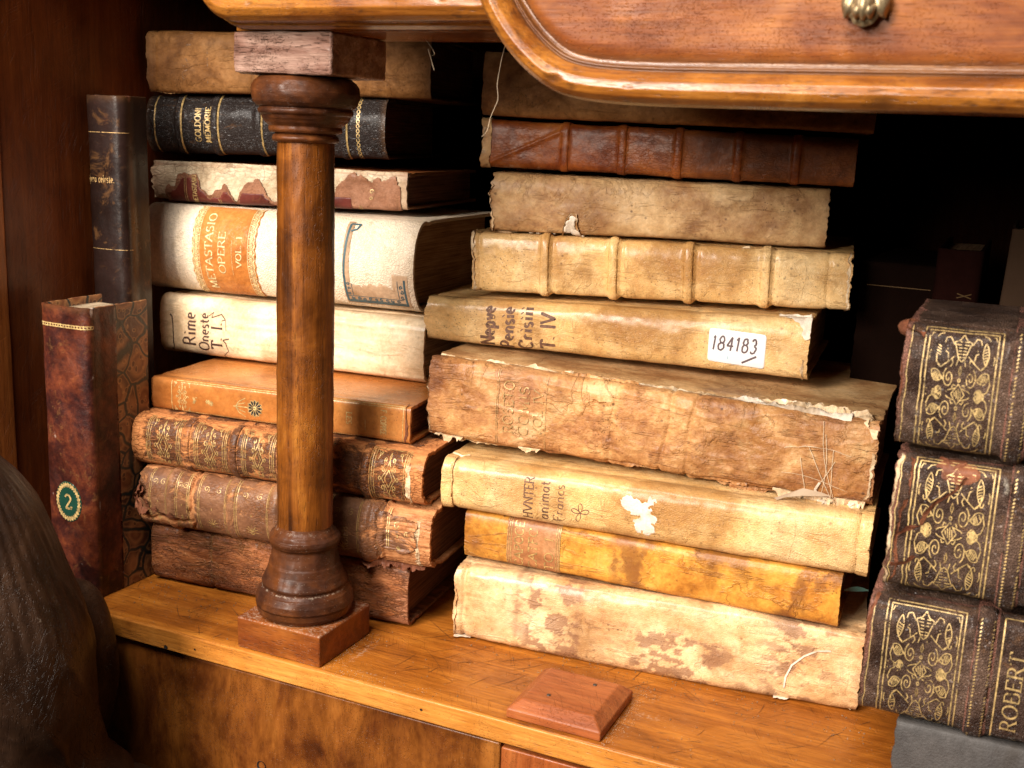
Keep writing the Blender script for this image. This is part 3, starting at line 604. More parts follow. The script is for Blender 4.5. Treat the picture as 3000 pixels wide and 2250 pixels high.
# ------------------------------------------------------------------ cabinet
cab = empty('cabinet', (0, 0, 0), label='antique honey coloured wooden cabinet whose niche with a turned column holds the old books', cat='cabinet')
def rbox(name, lo, hi, r, mat, parent, n=10, amp=0., fr=120, s=1, maskfn=None, taper=None):
    lo = np.array(lo, float); hi = np.array(hi, float); c = (lo+hi)/2; half = (hi-lo)/2
    V = []; F = []; off = 0
    ns = [max(2, min(90, int(n*2*h/max(half)))) for h in half]
    for ax in range(3):
        for sg in (-1, 1):
            a, b = [(1, 2), (2, 0), (0, 1)][ax]
            def ser(k):
                t = np.linspace(-1, 1, ns[k]+1); e = 1-r/half[k]*np.array([1., .7, .35])
                return np.unique(np.concatenate([t[(abs(t) < e[0])], [-1, 1], e, -e, [-e[0], e[0]]]))
            A, B = np.meshgrid(ser(a), ser(b), indexing='ij'); q = np.zeros(A.shape+(3,)); q[..., ax] = sg; q[..., a] = A; q[..., b] = B
            q = q*half; inner = np.clip(q, -(half-r), half-r); d = q-inner; ln = np.linalg.norm(d, axis=-1, keepdims=True)
            nrm = d/np.maximum(ln, 1e-9); p = inner+nrm*r
            if amp: p = p+nrm*(amp*fbm((p+c)[..., 0]*fr*.35, (p+c)[..., 1]*fr, (p+c)[..., 2]*fr, 4, s))[..., None]
            f = gridfaces(A.shape[0], A.shape[1], off)
            if sg < 0: f = f[:, ::-1]
            V.append((p+c).reshape(-1, 3)); F.append(f); off += A.size
    V = np.concatenate(V)
    if taper: V = taper(V)
    return mesh(name, V, np.concatenate(F), mat, parent, mask=maskfn(V) if maskfn else None)
def lathe(name, prof, mat, parent, seg=96, loc=(0, 0, 0), amp=.0002, s=1, maskfn=None, res=.0009):
    p = np.array(prof, float); L = np.concatenate([[0], np.cumsum(np.linalg.norm(np.diff(p, axis=0), axis=1))])
    q = np.unique(np.concatenate([np.arange(0, L[-1], res), L])); r = np.interp(q, L, p[:, 0]); z = np.interp(q, L, p[:, 1])
    k = np.array([.25, .5, .25]); r[1:-1] = np.convolve(r, k, 'valid')
    th = np.linspace(0, 2*math.pi, seg, endpoint=False); T, Rr = np.meshgrid(th, r, indexing='ij'); Z = np.broadcast_to(z, T.shape)
    Rr = Rr+amp*fbm(np.cos(T)*3+7, np.sin(T)*3, Z*120, 4, s)+amp*1.2*fbm(np.cos(T)*1.5, np.sin(T)*1.5, Z*45, 3, s+9)+amp*.7*fbm(np.cos(T)*14, np.sin(T)*14, Z*260, 3, s+2)
    V = np.stack([Rr*np.cos(T), Rr*np.sin(T), Z], -1)
    mk = maskfn(T, Rr, Z) if maskfn else np.zeros(V.shape)
    j = np.arange(seg); f = []
    nz = len(r); a = np.arange(nz-1)
    for i in range(seg):
        i2 = (i+1) % seg; f.append(np.stack([i*nz+a, i2*nz+a, i2*nz+a+1, i*nz+a+1], 1))
    o = mesh(name, V.reshape(-1, 3), np.concatenate(f), mat, parent, mask=mk.reshape(-1, 3)); o.location = loc
    return o
# shelf and its edge
def shelfmask(V):
    m = np.zeros((len(V), 3)); x, y = V[:, 0], V[:, 1]
    for cx, cy, sx, sy, a in ((-.035, .03, .006, .03, .40), (.124, .02, .004, .035, .34), (.06, .05, .02, .008, .3), (-.15, .03, .012, .005, .3), (-.02, .01, .02, .004, .35), (.13, .04, .02, .006, .4)):
        m[:, 2] = np.maximum(m[:, 2], a*np.exp(-((x-cx)/sx)**2-((y-cy)/sy)**2))
    return m
rbox('shelf', (-.30, .0012, -.0125), (.55, .42, 0), .0008, SHELF_W, cab, n=220, amp=.00012, fr=30, maskfn=shelfmask)
rbox('shelf_edge', (-.30, 0, -.0127), (.55, .0025, -.0002), .0009, EDGE_W, cab, n=300, amp=.0004, fr=60, s=3)
rbox('lower_drawer_front', (-.30, .0035, -.20), (.0642, .02, -.0150), .0012, BURL_W, cab, n=60, amp=.0003, fr=40, s=5)
rbox('lower_stile', (.0656, .0015, -.20), (.20, .02, -.0155), .0010, wood('red_stile_wood', [(.3, (.20, .045, .012)), (.5, (.29, .075, .018)), (.7, (.37, .12, .03))], 2, 6, pores=.1, scratch=.1), cab, n=60, amp=.0002, fr=40, s=6)
rbox('lower_drawer_front', (.2016, .0035, -.20), (.55, .02, -.0150), .0012, BURL_W, cab, n=60, amp=.0003, fr=40, s=15)
rbox('lower_rail', (-.30, .02, -.20), (.55, .04, -.0127), .0005, BACK_W, cab, n=6)
kh = lathe('keyhole', [(0, -.0010), (.0020, -.0008), (.0026, .0002), (.0030, .0003)], plain('keyhole_dark', (.01, .004, .002), .9), cab, seg=20, amp=.0001)
kh.location = (-.0846, .0030, -.0702); kh.rotation_euler = (math.pi/2, 0, 0)
rbox('side_panel', (-.300, .016, 0.0002), (-.2785, .419, .46), .0005, SIDE_W, cab, n=60, amp=.0003, fr=30, s=8)
rbox('corner_post', (-.310, -.002, -.20), (-.2770, .0155, .46), .0015, POST_W, cab, n=80, amp=.0003, fr=40, s=9)
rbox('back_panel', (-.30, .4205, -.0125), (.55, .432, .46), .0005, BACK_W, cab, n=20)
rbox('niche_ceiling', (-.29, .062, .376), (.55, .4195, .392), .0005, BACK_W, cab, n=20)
rbox('upper_case', (-.30, .03, .400), (.55, .33, .60), .0005, BACK_W, cab, n=8)  # unseen cabinet body, put in to block light from above
rbox('right_side_panel', (.53, -.01, .0002), (.548, .419, .38), .0005, SIDE_W, cab, n=20)
# rail over the niche and the two mouldings
def sweep(name, path, prof, mat, parent, s=1, res=.0016, knots=(), amp=.00018, gr=None):
    p = np.array(path, float)
    for _ in range(3):   # round the path
        q = np.repeat(p, 2, 0)[1:-1].reshape(-1, 2, 2); a = q[:, 0]*.75+q[:, 1]*.25; b = q[:, 0]*.25+q[:, 1]*.75
        p = np.concatenate([p[:1], np.stack([a, b], 1).reshape(-1, 2), p[-1:]])
    L = np.concatenate([[0], np.cumsum(np.linalg.norm(np.diff(p, axis=0), axis=1))]); q = np.arange(0, L[-1], res)
    c = np.stack([np.interp(q, L, p[:, 0]), np.interp(q, L, p[:, 1])], 1)
    t = np.gradient(c, axis=0); t /= np.linalg.norm(t, axis=1, keepdims=True); nn = np.stack([-t[:, 1], t[:, 0]], 1)
    pr = np.array(prof, float); l2 = np.concatenate([[0], np.cumsum(np.linalg.norm(np.diff(pr, axis=0), axis=1))]); q2 = np.unique(np.concatenate([np.arange(0, l2[-1], .0007), l2]))
    d = np.interp(q2, l2, pr[:, 0]); y = np.interp(q2, l2, pr[:, 1])
    for _ in range(1): d[1:-1] = np.convolve(d, [.25, .5, .25], 'valid'); y[1:-1] = np.convolve(y, [.25, .5, .25], 'valid')
    V = np.zeros((len(q), len(d), 3)); V[..., 0] = c[:, :1]+nn[:, :1]*d; V[..., 2] = c[:, 1:]+nn[:, 1:]*d; V[..., 1] = y[None, :]
    V[..., 1] += amp*fbm(q[:, None]*60, d[None, :]*400, s, 4, s)+amp*.5*fbm(q[:, None]*14, d[None, :]*100, s, 3, s+2)
    mk = np.zeros(V.shape); mk[..., 1] = .8*((d > gr[0]) & (d < gr[1]))[None, :] if gr else 0
    mk[..., 1] = np.maximum(mk[..., 1], .8*sstep(.30, .50, fbm(q[:, None]*190, d[None, :]*900, s, 4, s+4, .6)))
    for kx, kz, r_, dep in knots:
        g = np.exp(-((V[..., 0]-kx)/r_)**2-((V[..., 2]-kz)/(r_*.6))**2); V[..., 1] += dep*g; mk[..., 1] = np.maximum(mk[..., 1], g*.9)
    return mesh(name, V, gridfaces(len(q), len(d)), mat, parent, mask=mk)
RP = [(-.160, .43), (-.128, .372), (-.113, .3515), (-.1035, .3395), (-.093, .3338), (-.078, .3337), (.0, .3337), (.062, .3337)]
rbox('rail', (-.098, .0045, .3337), (.075, .060, .3755), .0006, MOULD_W, cab, n=60)
sweep('rail_moulding', RP, [(.0004, .006), (.0004, -.0005), (.0016, -.0035), (.0016, -.0050), (.0026, -.0055), (.0032, -.0120), (.0052, -.0155), (.0085, -.0175), (.0120, -.0172), (.0150, -.0145), (.0170, -.0105), (.0205, -.0095), (.0230, -.0130), (.0270, -.0150), (.032, -.015), (.040, -.010), (.05, .0)], MOULD_W, cab, s=4, knots=((-.073, .3445, .0016, .0006), (.030, .3455, .0014, .0005)))
drw = bpy.data.objects.new('drawer', None); link(drw, cab); drw['label'] = 'bow edged upper drawer with a rounded amber moulding round its red brown front'
DP = [(.0475, .43), (.0475, .36), (.0490, .3480), (.0545, .3368), (.0640, .3240), (.0745, .3142), (.0860, .3070), (.1010, .3035), (.1250, .3022), (.1600, .3022), (.30, .3024), (.55, .3024)]
prof = [(.0030, .045), (.0026, -.0060), (.0012, -.0105), (.0009, -.0130), (.0018, -.0140), (.0004, -.0165), (.0000, -.0200), (.0010, -.0240), (.0032, -.0272), (.0062, -.0284), (.0092, -.0276), (.0116, -.0252), (.0134, -.0218), (.0138, -.0200), (.0143, -.0202), (.0149, -.0209), (.0155, -.0204), (.0158, -.0190), (.0168, -.0186), (.0175, -.0186)]
sweep('drawer_moulding', DP, prof, MOULD_W, drw, s=9, gr=(.0135, .0172), knots=((.0890, .3120, .0032, .0012), (.0975, .3085, .0015, .0007), (.122, .3095, .0012, .0006), (.222, .3052, .0045, .0010), (.262, .3050, .0012, .0004)))
# drawer front panel following the inside of the moulding
pp = np.array(DP, float)
for _ in range(3):
    q = np.repeat(pp, 2, 0)[1:-1].reshape(-1, 2, 2); pp = np.concatenate([pp[:1], np.stack([q[:, 0]*.75+q[:, 1]*.25, q[:, 0]*.25+q[:, 1]*.75], 1).reshape(-1, 2), pp[-1:]])
tt = np.gradient(pp, axis=0); tt /= np.linalg.norm(tt, axis=1, keepdims=True); ins = pp+np.stack([-tt[:, 1], tt[:, 0]], 1)*.0168
# cut to a dense grid so that the veneer can ripple
gx = np.arange(.05, .549, .0016); gz = np.arange(.30, .43, .0016); GX, GZ = np.meshgrid(gx, gz, indexing='ij')
zb = np.interp(GX, ins[:, 0][np.argsort(ins[:, 0])], ins[:, 1][np.argsort(ins[:, 0])])
Pz = np.maximum(GZ, zb-.0005)
Py = -.0187+.0004*fbm(GX*25, Pz*60, 0, 3, 3)+.0012*sstep(.006, 0., Pz-zb)
dv_ = np.stack([GX, Py, Pz], -1); Fp = gridfaces(len(gx), len(gz)); ok = (GZ > zb-.0016).ravel()[Fp].any(1)
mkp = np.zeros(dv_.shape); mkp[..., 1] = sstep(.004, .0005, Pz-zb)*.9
mesh('drawer_front', dv_, Fp[ok], PANEL_W, drw, mask=mkp)
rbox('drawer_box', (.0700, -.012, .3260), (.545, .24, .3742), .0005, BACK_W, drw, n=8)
# brass pull: leafy drop
pull = bpy.data.objects.new('drop_pull', None); link(pull, drw)
def petal(cx, cz, ln, wd, ang, lift, name='pull_leaf'):
    n, k = 15, 9; s_ = np.linspace(0, 1, n); w_ = np.linspace(-1, 1, k); S, Wd = np.meshgrid(s_, w_, indexing='ij')
    half = wd*np.sin(np.pi*np.clip(S, .04, .97))**.7
    a = S*ln; b = Wd*half; ca, sa = math.cos(ang), math.sin(ang)
    X = cx+a*sa+b*ca; Z = cz-a*ca+b*sa; Yy = -.0205-lift*np.sin(np.pi*S*.75)-.0018*(1-Wd**2)+.0008*np.abs(np.sin(Wd*5))
    mesh(name, np.stack([X, Yy, Z], -1), gridfaces(n, k), BRASS, pull)
for a in ((.2113, .3500, .0150, .0034, .0, .0080), (.2092, .3485, .0125, .0040, -.38, .0050), (.2134, .3485, .0125, .0040, .38, .0050), (.2072, .3500, .0140, .0030, -.22, .0030), (.2154, .3500, .0140, .0030, .22, .0030), (.2100, .3440, .0085, .0024, -.15, .0078), (.2126, .3440, .0085, .0024, .15, .0078)): petal(*a)
# scalloped shell at the foot of the drop
n_, k_ = 25, 8; A_, S_ = np.meshgrid(np.linspace(-1.45, 1.45, n_), np.linspace(0, 1, k_), indexing='ij')
Rs = (.0058+.0003*np.abs(np.cos(A_*5)))*S_
mesh('pull_shell', np.stack([.2113+Rs*np.sin(A_)*.95, -.0222-.0030*np.sin(S_*2.4)-.0004*np.cos(A_*10), .3392-Rs*np.cos(A_)], -1), gridfaces(n_, k_), BRASS, pull)
lathe('pull_bead', [(0, -.0016), (.0013, -.0010), (.0017, .0002), (.0012, .0014), (0, .0018)], BRASS, pull, seg=20, amp=.0001).location = (.2113, -.0268, .3392)
# turned column
colm = bpy.data.objects.new('column', None); link(colm, cab); colm.location = (-.0725, .0285, 0)
colm['label'] = 'dark turned wooden column standing on a square plinth in front of the left stack'
def dustup(V):
    m = np.zeros((len(V), 3)); m[:, 2] = .36*(V[:, 2] > .0175); m[:, 2] = np.maximum(m[:, 2], .5*np.exp(-(V[:, 2]/.0015)**2)*(V[:, 2] > -.01)); return m
rbox('plinth_block', (-.0275, -.0262, .0002), (.0277, .0258, .0186), .0011, BASE_W, colm, n=60, amp=.0004, fr=70, s=12, maskfn=dustup)
def basemask(T, R_, Z):
    m = np.zeros(T.shape+(3,)); m[..., 2] = .38*np.exp(-((Z-.0355)/.0012)**2)+.32*np.exp(-((Z-.0690)/.002)**2)+.3*np.exp(-((Z-.0196)/.001)**2); return m
lathe('column_base', [(.020, .0186), (.0238, .0190), (.0262, .0216), (.0273, .0258), (.0270, .0300), (.0254, .0335), (.0236, .0352), (.0232, .0362), (.0236, .0372), (.0236, .0386), (.0228, .0402), (.0212, .0440), (.0197, .0490), (.0187, .0540), (.0182, .0580), (.0182, .0592), (.0193, .0598), (.0199, .0615), (.0200, .0632), (.0195, .0650), (.0183, .0658), (.0178, .0664), (.0176, .0672), (.0166, .0680), (.0158, .0692), (.0153, .0710)], CAP_W, colm, amp=.0006, s=3, maskfn=basemask)
lathe('shaft', [(.0153, .0708), (.0154, .12), (.0153, .18), (.0151, .24), (.0149, .2805)], COL_W, colm, amp=.0003, s=5, res=.002)
lathe('capital', [(.0149, .2800), (.0165, .2803), (.0172, .2812), (.0172, .2828), (.0166, .2838), (.0158, .2842), (.0158, .2848), (.0184, .2850), (.0191, .2858), (.0191, .2872), (.0186, .2880), (.0190, .2886), (.0205, .2898), (.0220, .2918), (.0230, .2938), (.0240, .2943), (.0246, .2955), (.0243, .2968), (.0236, .2974), (.0250, .2980), (.0268, .2997), (.0278, .3025), (.0281, .3055), (.0275, .3085), (.0262, .3108), (.0238, .3126), (.020, .3132)], CAP_W, colm, amp=.0007, s=7)
rbox('capital_block', (-.0270, -.0250, .3134), (.0318, .0270, .3336), .0012, BLOCK_W, colm, n=110, amp=.0009, fr=210, s=14)
# small bevelled block on the shelf
def tap(V):
    V = V.copy(); k = sstep(.0046, .0098, V[:, 2]); cx, cy = .0920, .0287
    V[:, 0] = cx+(V[:, 0]-cx)*(1-.21*k); V[:, 1] = cy+(V[:, 1]-cy)*(1-.22*k); return V
pb = bpy.data.objects.new('pad_block', None); link(pb, cab); pb['label'] = 'small bevelled cherry coloured block nailed on the shelf edge'
V8 = [(x, y, z) for z, k in ((.0002, 0), (.0050, 0), (.0098, 1)) for x, y in (((.0666, .0037), (.1174, .0037), (.1174, .0537), (.0666, .0537)) if not k else ((.0728, .0100), (.1112, .0100), (.1112, .0478), (.0728, .0478)))]
Fq = [[3, 2, 1, 0], [8, 9, 10, 11]]+[[a+b, a+(b+1) % 4, a+4+(b+1) % 4, a+4+b] for a in (0, 4) for b in range(4)]
o = mesh('block_body', V8, Fq, RED_W, pb, smooth=False)
bv = o.modifiers.new('bevel', 'BEVEL'); bv.width = .0007; bv.segments = 3
for x, y in ((.0835, .0185), (.1005, .0405)):
    k = lathe('nail_head', [(0, .0004), (.0009, .0003), (.0012, -.0002)], NAIL, pb, seg=12, amp=0); k.location = (x, y, .0099)
# long scratches scored into the shelf top
sv, sfc = [], []
for _ in range(230):
    x0_, y0_ = rnd.uniform(-.21, .25), rnd.uniform(.003, .085); a = rnd.choice((.75, .85, 1.0, 2.4, .15, 1.25, .6))+rnd.gauss(0, .12); ln = min(.045, rnd.expovariate(1/.011)+.003); wd_ = rnd.uniform(.00007, .00017); cv_ = rnd.gauss(0, .10)
    n_ = 7; k = len(sv)
    for q in range(n_):
        t = q/(n_-1); aa = a+cv_*(t-.5)*2; x, y = x0_+ln*t*math.cos(aa), y0_+ln*t*math.sin(aa); ww = wd_*math.sin(math.pi*(t*.86+.07))
        sv += [(x-math.sin(aa)*ww, y+math.cos(aa)*ww, .00026), (x+math.sin(aa)*ww, y-math.cos(aa)*ww, .00026)]
    sfc += [[k+2*q, k+2*q+1, k+2*q+3, k+2*q+2] for q in range(n_-1)]
ok_ = [f for f in sfc if all(.0022 < sv[i_][1] < .11 for i_ in f)]
tag(mesh('scratches', sv, ok_, plain('dark_scratch', (.10, .030, .007), .6, var=.3), cab, smooth=False), kind='stuff')
for hx, hz, hr in ((-.1493, -.0105, .0011), (-.128, -.0070, .0005), (.02, -.0060, .0006)):
    k = lathe('worm_hole', [(0, -.0002), (hr, 0), (hr*1.15, .0003)], plain('hole_dark', (.006, .002, .001), .9), cab, seg=14, amp=0); k.location = (hx, -.0003, hz); k.rotation_euler = (math.pi/2, 0, 0)
# dust grains gathered along the blocks
gv, gf = [], []
def grain(x, y, z, r):
    k = len(gv); a = rnd.random()*6
    for q in range(3): gv.append((x+r*math.cos(a+q*2.1), y+r*math.sin(a+q*2.1), z))
    gv.append((x, y, z+r*1.2)); gf.extend([[k, k+1, k+3], [k+1, k+2, k+3], [k+2, k, k+3]])
for _ in range(900):
    t = rnd.random(); m_ = rnd.choice((0, 1, 1, 2, 2, 3, 4))
    if m_ == 0: x, y = -.0445+abs(rnd.gauss(0, .0025)), rnd.uniform(.002, .055)
    elif m_ == 1: x, y = .118+abs(rnd.gauss(0, .003)), rnd.uniform(.002, .054)
    elif m_ == 2: x, y = rnd.uniform(.06, .13), .055+abs(rnd.gauss(0, .006))
    elif m_ == 3: x, y = rnd.uniform(-.2, .25), rnd.uniform(.002, .07)
    else: x, y = rnd.uniform(-.04, .03), abs(rnd.gauss(.004, .004))
    grain(x, y, .0001, rnd.uniform(.00008, .00022))
o = mesh('dust', gv, gf, plain('dust_grains', (.62, .5, .36), .9), None, smooth=False); tag(o, 'fine pale dust grains scattered over the honey coloured shelf', 'dust', 'stuff')
gv, gf = [], []
for _ in range(420):
    m_ = rnd.random()
    if m_ < .5: x, y = rnd.uniform(.0, .235), .072+.10*rnd.uniform(.0, .235)-abs(rnd.gauss(0, .010))
    elif m_ < .8: x, y = rnd.uniform(-.205, -.03), .050-abs(rnd.gauss(0, .010))
    else: x, y = rnd.uniform(-.2, .25), rnd.uniform(.004, .07)
    if y > .003: grain(x, y, .0001, rnd.uniform(.00018, .00060))
tag(mesh('crumbs', gv, gf, plain('leather_crumbs', (.34, .19, .10), .9, var=.9, vs=400), None, smooth=False), 'tiny brown leather crumbs strewn on the shelf in front of the book stacks', 'crumbs', 'stuff')
# ------------------------------------------------------------------ foreground figure
def figure():
    fg = empty('carved_figure', (-.200, -.090, -.20), label='blackened carved wooden figure with drapery folds, out of focus at the front left corner', cat='wood carving')
    n, m_ = 220, 200
    zz = [.000, .05, .100, .120, .131, .142, .150, .157, .170, .195, .219, .234, .248, .262, .277, .295, .310, .319, .326, .332, .334]
    rr = [.110, .108, .104, .095, .087, .080, .072, .068, .0665, .0663, .0650, .0620, .0572, .0518, .0465, .0390, .0284, .0192, .0101, .004, .0005]
    z = np.linspace(0, .334, m_); r = np.interp(z, zz, rr); k = np.ones(7)/7; r[3:-3] = np.convolve(r, k, 'valid')
    T, Rr = np.meshgrid(np.linspace(0, 2*math.pi, n, endpoint=False), r, indexing='ij'); Z = np.broadcast_to(z, T.shape)
    # combed grooves on the shoulder, long slanting folds lower down
    up = sstep(.215, .245, Z)*sstep(.330, .295, Z)
    Rr = Rr+up*.0003*np.sin(T*46+Z*60+2*fbm(T*2, Z*20, 0, 2, 3))
    ph = (Z-.19)*34+T*3.1
    Rr = Rr+sstep(.27, .24, Z)*.0014*(np.exp(-((np.mod(ph, 2.2)-1.1)/.22)**2))-.002*sstep(.2, .16, Z)*np.cos(T*5+Z*40)
    Rr = Rr+.0016*fbm(np.cos(T)*2, np.sin(T)*2, Z*20, 4, 5)*(Rr > .01)
    V = np.stack([Rr*np.cos(T), Rr*np.sin(T)*.85, Z], -1)
    mk = np.zeros(V.shape); mk[..., 2] = .14*up*(np.sin(T*46+Z*60) > .3)+.22*np.exp(-((np.mod(ph, 2.2)-1.1)/.16)**2)*sstep(.27, .24, Z)
    F = []; a = np.arange(m_-1)
    for i in range(n):
        j = (i+1) % n; F.append(np.stack([i*m_+a, j*m_+a, j*m_+a+1, i*m_+a+1], 1))
    mesh('body', V, np.concatenate(F), STATUE_W, fg, mask=mk)
    # rear fold, seen past the body
    T, Q = np.meshgrid(np.linspace(0, 2*math.pi, 64, endpoint=False), np.linspace(-1, 1, 60), indexing='ij'); cr = np.sqrt(np.clip(1-Q**2, 0, 1))**.8
    V = np.stack([.024*cr*np.cos(T)*(1+.03*np.sin(Q*5+T*3)), .022*cr*np.sin(T), .052*Q], -1)+np.array([.0090, .0620, .180])
    F = []; a = np.arange(59)
    for i in range(64):
        j = (i+1) % 64; F.append(np.stack([i*60+a, j*60+a, j*60+a+1, i*60+a+1], 1))
    mesh('rear_fold', V, np.concatenate(F), STATUE_W, fg)
    rbox('foot', (-.07, -.06, .0), (.090, .07, .140), .03, STATUE_W, fg, n=40, amp=.002, fr=40)
figure()
# ------------------------------------------------------------------ tooling ornaments (unit coordinates -1..1)
def leaf(cx, cy, ln, wd, ang, curl=1):
    ca, sa = math.cos(ang), math.sin(ang); q = []
    for k in range(13):
        t = k/12; q.append((ln*t, wd*math.sin(math.pi*t)**.8+.25*wd*curl*t*t))
    for k in range(13):
        t = 1-k/12; q.append((ln*t, -wd*math.sin(math.pi*t)**.8*.8+.25*wd*curl*t*t))
    out = [q]+[[(ln*t, wd*.75*math.sin(math.pi*t)), (ln*(t+.07), -wd*.6*math.sin(math.pi*t))] for t in (.25, .37, .5, .62, .74)]
    c = [(ln+.22*wd*curl*0+.5*wd*math.cos(a), .25*wd*curl+.5*wd*curl*(1-math.sin(a))) for a in np.linspace(1.57, -1.8, 8)]
    out.append([(x, y) for x, y in c])
    return [[(cx+x*ca-y*sa, cy+x*sa+y*ca) for x, y in p] for p in out]
def arabesque():
    q = []
    q += leaf(.68, .86, .36, .10, -1.50, 1)+leaf(.86, .36, .34, .10, 3.6, -1)+leaf(.50, .03, .24, .075, .05, -1)
    q += [spiral(.33, .26, .17, 1.7, 1.2, -1), [(.0, .46), (.04, .38), (.0, .30), (-.04, .38), (.0, .46)]]
    q += [[(.27, .80), (.40, .92), (.52, .90), (.55, .82)], [(.20, .62), (.38, .52), (.60, .42), (.70, .46)], [(.38, .52), (.42, .66), (.50, .68)], [(.62, .44), (.74, .5), (.76, .62)], [(.86, .34), (.92, .2), (.86, .08), (.74, .03)]]
    tul = [(0, .98), (.10, .88), (.26, .84), (.18, .72), (.10, .58), (0, .53)]
    q += [tul]+[[(0.02, y), (.12, y)] for y in (.60, .65, .70, .75)]+[[(.05, .80), (.2, .80)], [(.04, .85), (.16, .85)]]
    q += [[(.10, .10), (.30, .06), (.36, .03)], [(.94, .98), (.99, .9)], [(.60, .98), (.72, .96), (.80, .9)], [(.14, .46), (.10, .56)], [(.48, .22), (.58, .30), (.66, .26), (.62, .19)], [(.20, .10), (.16, .16), (.10, .14)], [(.96, .52), (.98, .62), (.94, .68)], [(.30, .44), (.24, .50), (.28, .56), (.36, .54)], dot(.90, .97, .05)[0], dot(.45, .72, .05)[0], dot(.96, .05, .05)[0]]
    q += leaf(.60, -.0, .0, .0, 0)[:0]
    out = []
    for sx in (1, -1):
        for sy in (1, -1): out += [[(x*sx, y*sy) for x, y in p] for p in q]
    out += [[(0, .17), (.20, .0), (0, -.17), (-.20, 0), (0, .17)]]+[[(x, .10-abs(x)*.6), (x+.03, -.10+abs(x)*.6)] for x in (-.11, -.05, .01, .07)]
    out += [arc(0, .23, .035, .03, 0, 360, 8), arc(0, -.23, .035, .03, 0, 360, 8)]
    return out
def fleuron():
    q = [[(0, .62), (.10, .40), (.30, .18), (.52, 0)], spiral(.42, .34, .15, 1.2, 2, 1, 14), spiral(.30, .62, .12, 1.2, -1, 1, 12), [(0, .30), (.16, .14), (.28, 0)], [(0, .9), (.06, .74), (0, .62)], [(.52, 0), (.66, .08), (.74, 0)]]
    c = [[(.95, .95), (.80, .78), (.9, .62)], spiral(.72, .84, .1, 1, 0, 1, 9)]
    out = []
    for sx in (1, -1):
        for sy in (1, -1): out += [[(x*sx, y*sy) for x, y in p] for p in q+c]
    return out+[dot(0, 0, .1)[0]]
def palmette():
    out = []
    for a in (-1.1, -.6, 0, .6, 1.1): out += [[(0, -.1), (.35*math.sin(a), -.1+.5*math.cos(a)), (.55*math.sin(a), -.1+.75*math.cos(a))]]
    return out+[arc(0, -.32, .12, .12, 0, 360, 10), [(-.5, -.25), (-.2, -.2), (0, -.45), (.2, -.2), (.5, -.25)], [(0, .8), (0, .82)]]
def fit(strokes, u0, u1, v0, v1, w, shear=0., rot=False):
    cu, cv = (u0+u1)/2, (v0+v1)/2; a, b = (u1-u0)/2, (v1-v0)/2
    if rot: strokes = [[(y, -x) for x, y in s] for s in strokes]
    return [([(cu+x*a+shear*(y), cv+y*b) for x, y in s], w) for s in strokes]
def frame(u0, u1, v0, v1, w, gap=.0012, lines=2):
    out = []
    for k in range(lines):
        g = k*gap; out.append(([(u0+g, v0+g), (u0+g, v1-g), (u1-g, v1-g), (u1-g, v0+g), (u0+g, v0+g)], w))
    return out
W = lambda st, w: [(s, w) for s in st]
def raised(sf, pos, Vs, mat, root, w=.0027):
    for p in pos: patch(sf, p-w, p+w, .0, Vs, rect(p-w*.92, p+w*.92, .0004, Vs-.0004, .0002, 3), 'raised_band', mat, root, h=.00008, cell=.0007)
LG = 'books lying in the left stack'; RG = 'books lying in the right stack'; DG = 'black gilt volumes piled at the right edge'
# ================================================================== left stack, bottom to top
# 1 scuffed dark calf
def d1(U, V, Vs, L, spw):
    r = -.0016*np.exp(-((U-.0435-.0006*fbm(V*200, 1, 0, 2, 3))/.0009)**2)
    for p in (.0115, .0190, .077, .110, .150): r = r-.0005*np.exp(-((U-p)/.0006)**2)
    return r*spw+.0004*fbm(U*50, V*260, 2, 4, 6)*spw
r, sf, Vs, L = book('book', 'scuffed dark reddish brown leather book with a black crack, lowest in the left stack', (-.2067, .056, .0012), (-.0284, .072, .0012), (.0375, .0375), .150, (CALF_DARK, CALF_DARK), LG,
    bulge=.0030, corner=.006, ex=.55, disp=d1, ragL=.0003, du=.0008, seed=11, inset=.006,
    masks=mk3(r=lambda U, V, Vs, L: .25*np.exp(-((V-.006)/.006)**2)+.3*np.exp(-((L-U)/.008)**2), g=lambda U, V, Vs, L: 1.2*np.exp(-((U-.0435-.0006*fbm(V*200, 1, 0, 2, 3))/.0009)**2)+.7*np.exp(-((U-.077)/.0006)**2)*(V < .018), b=edges(.003, .22)), pages=PAGES_D)  # g darkens the cracks: dirt, plus painted shade for their depth
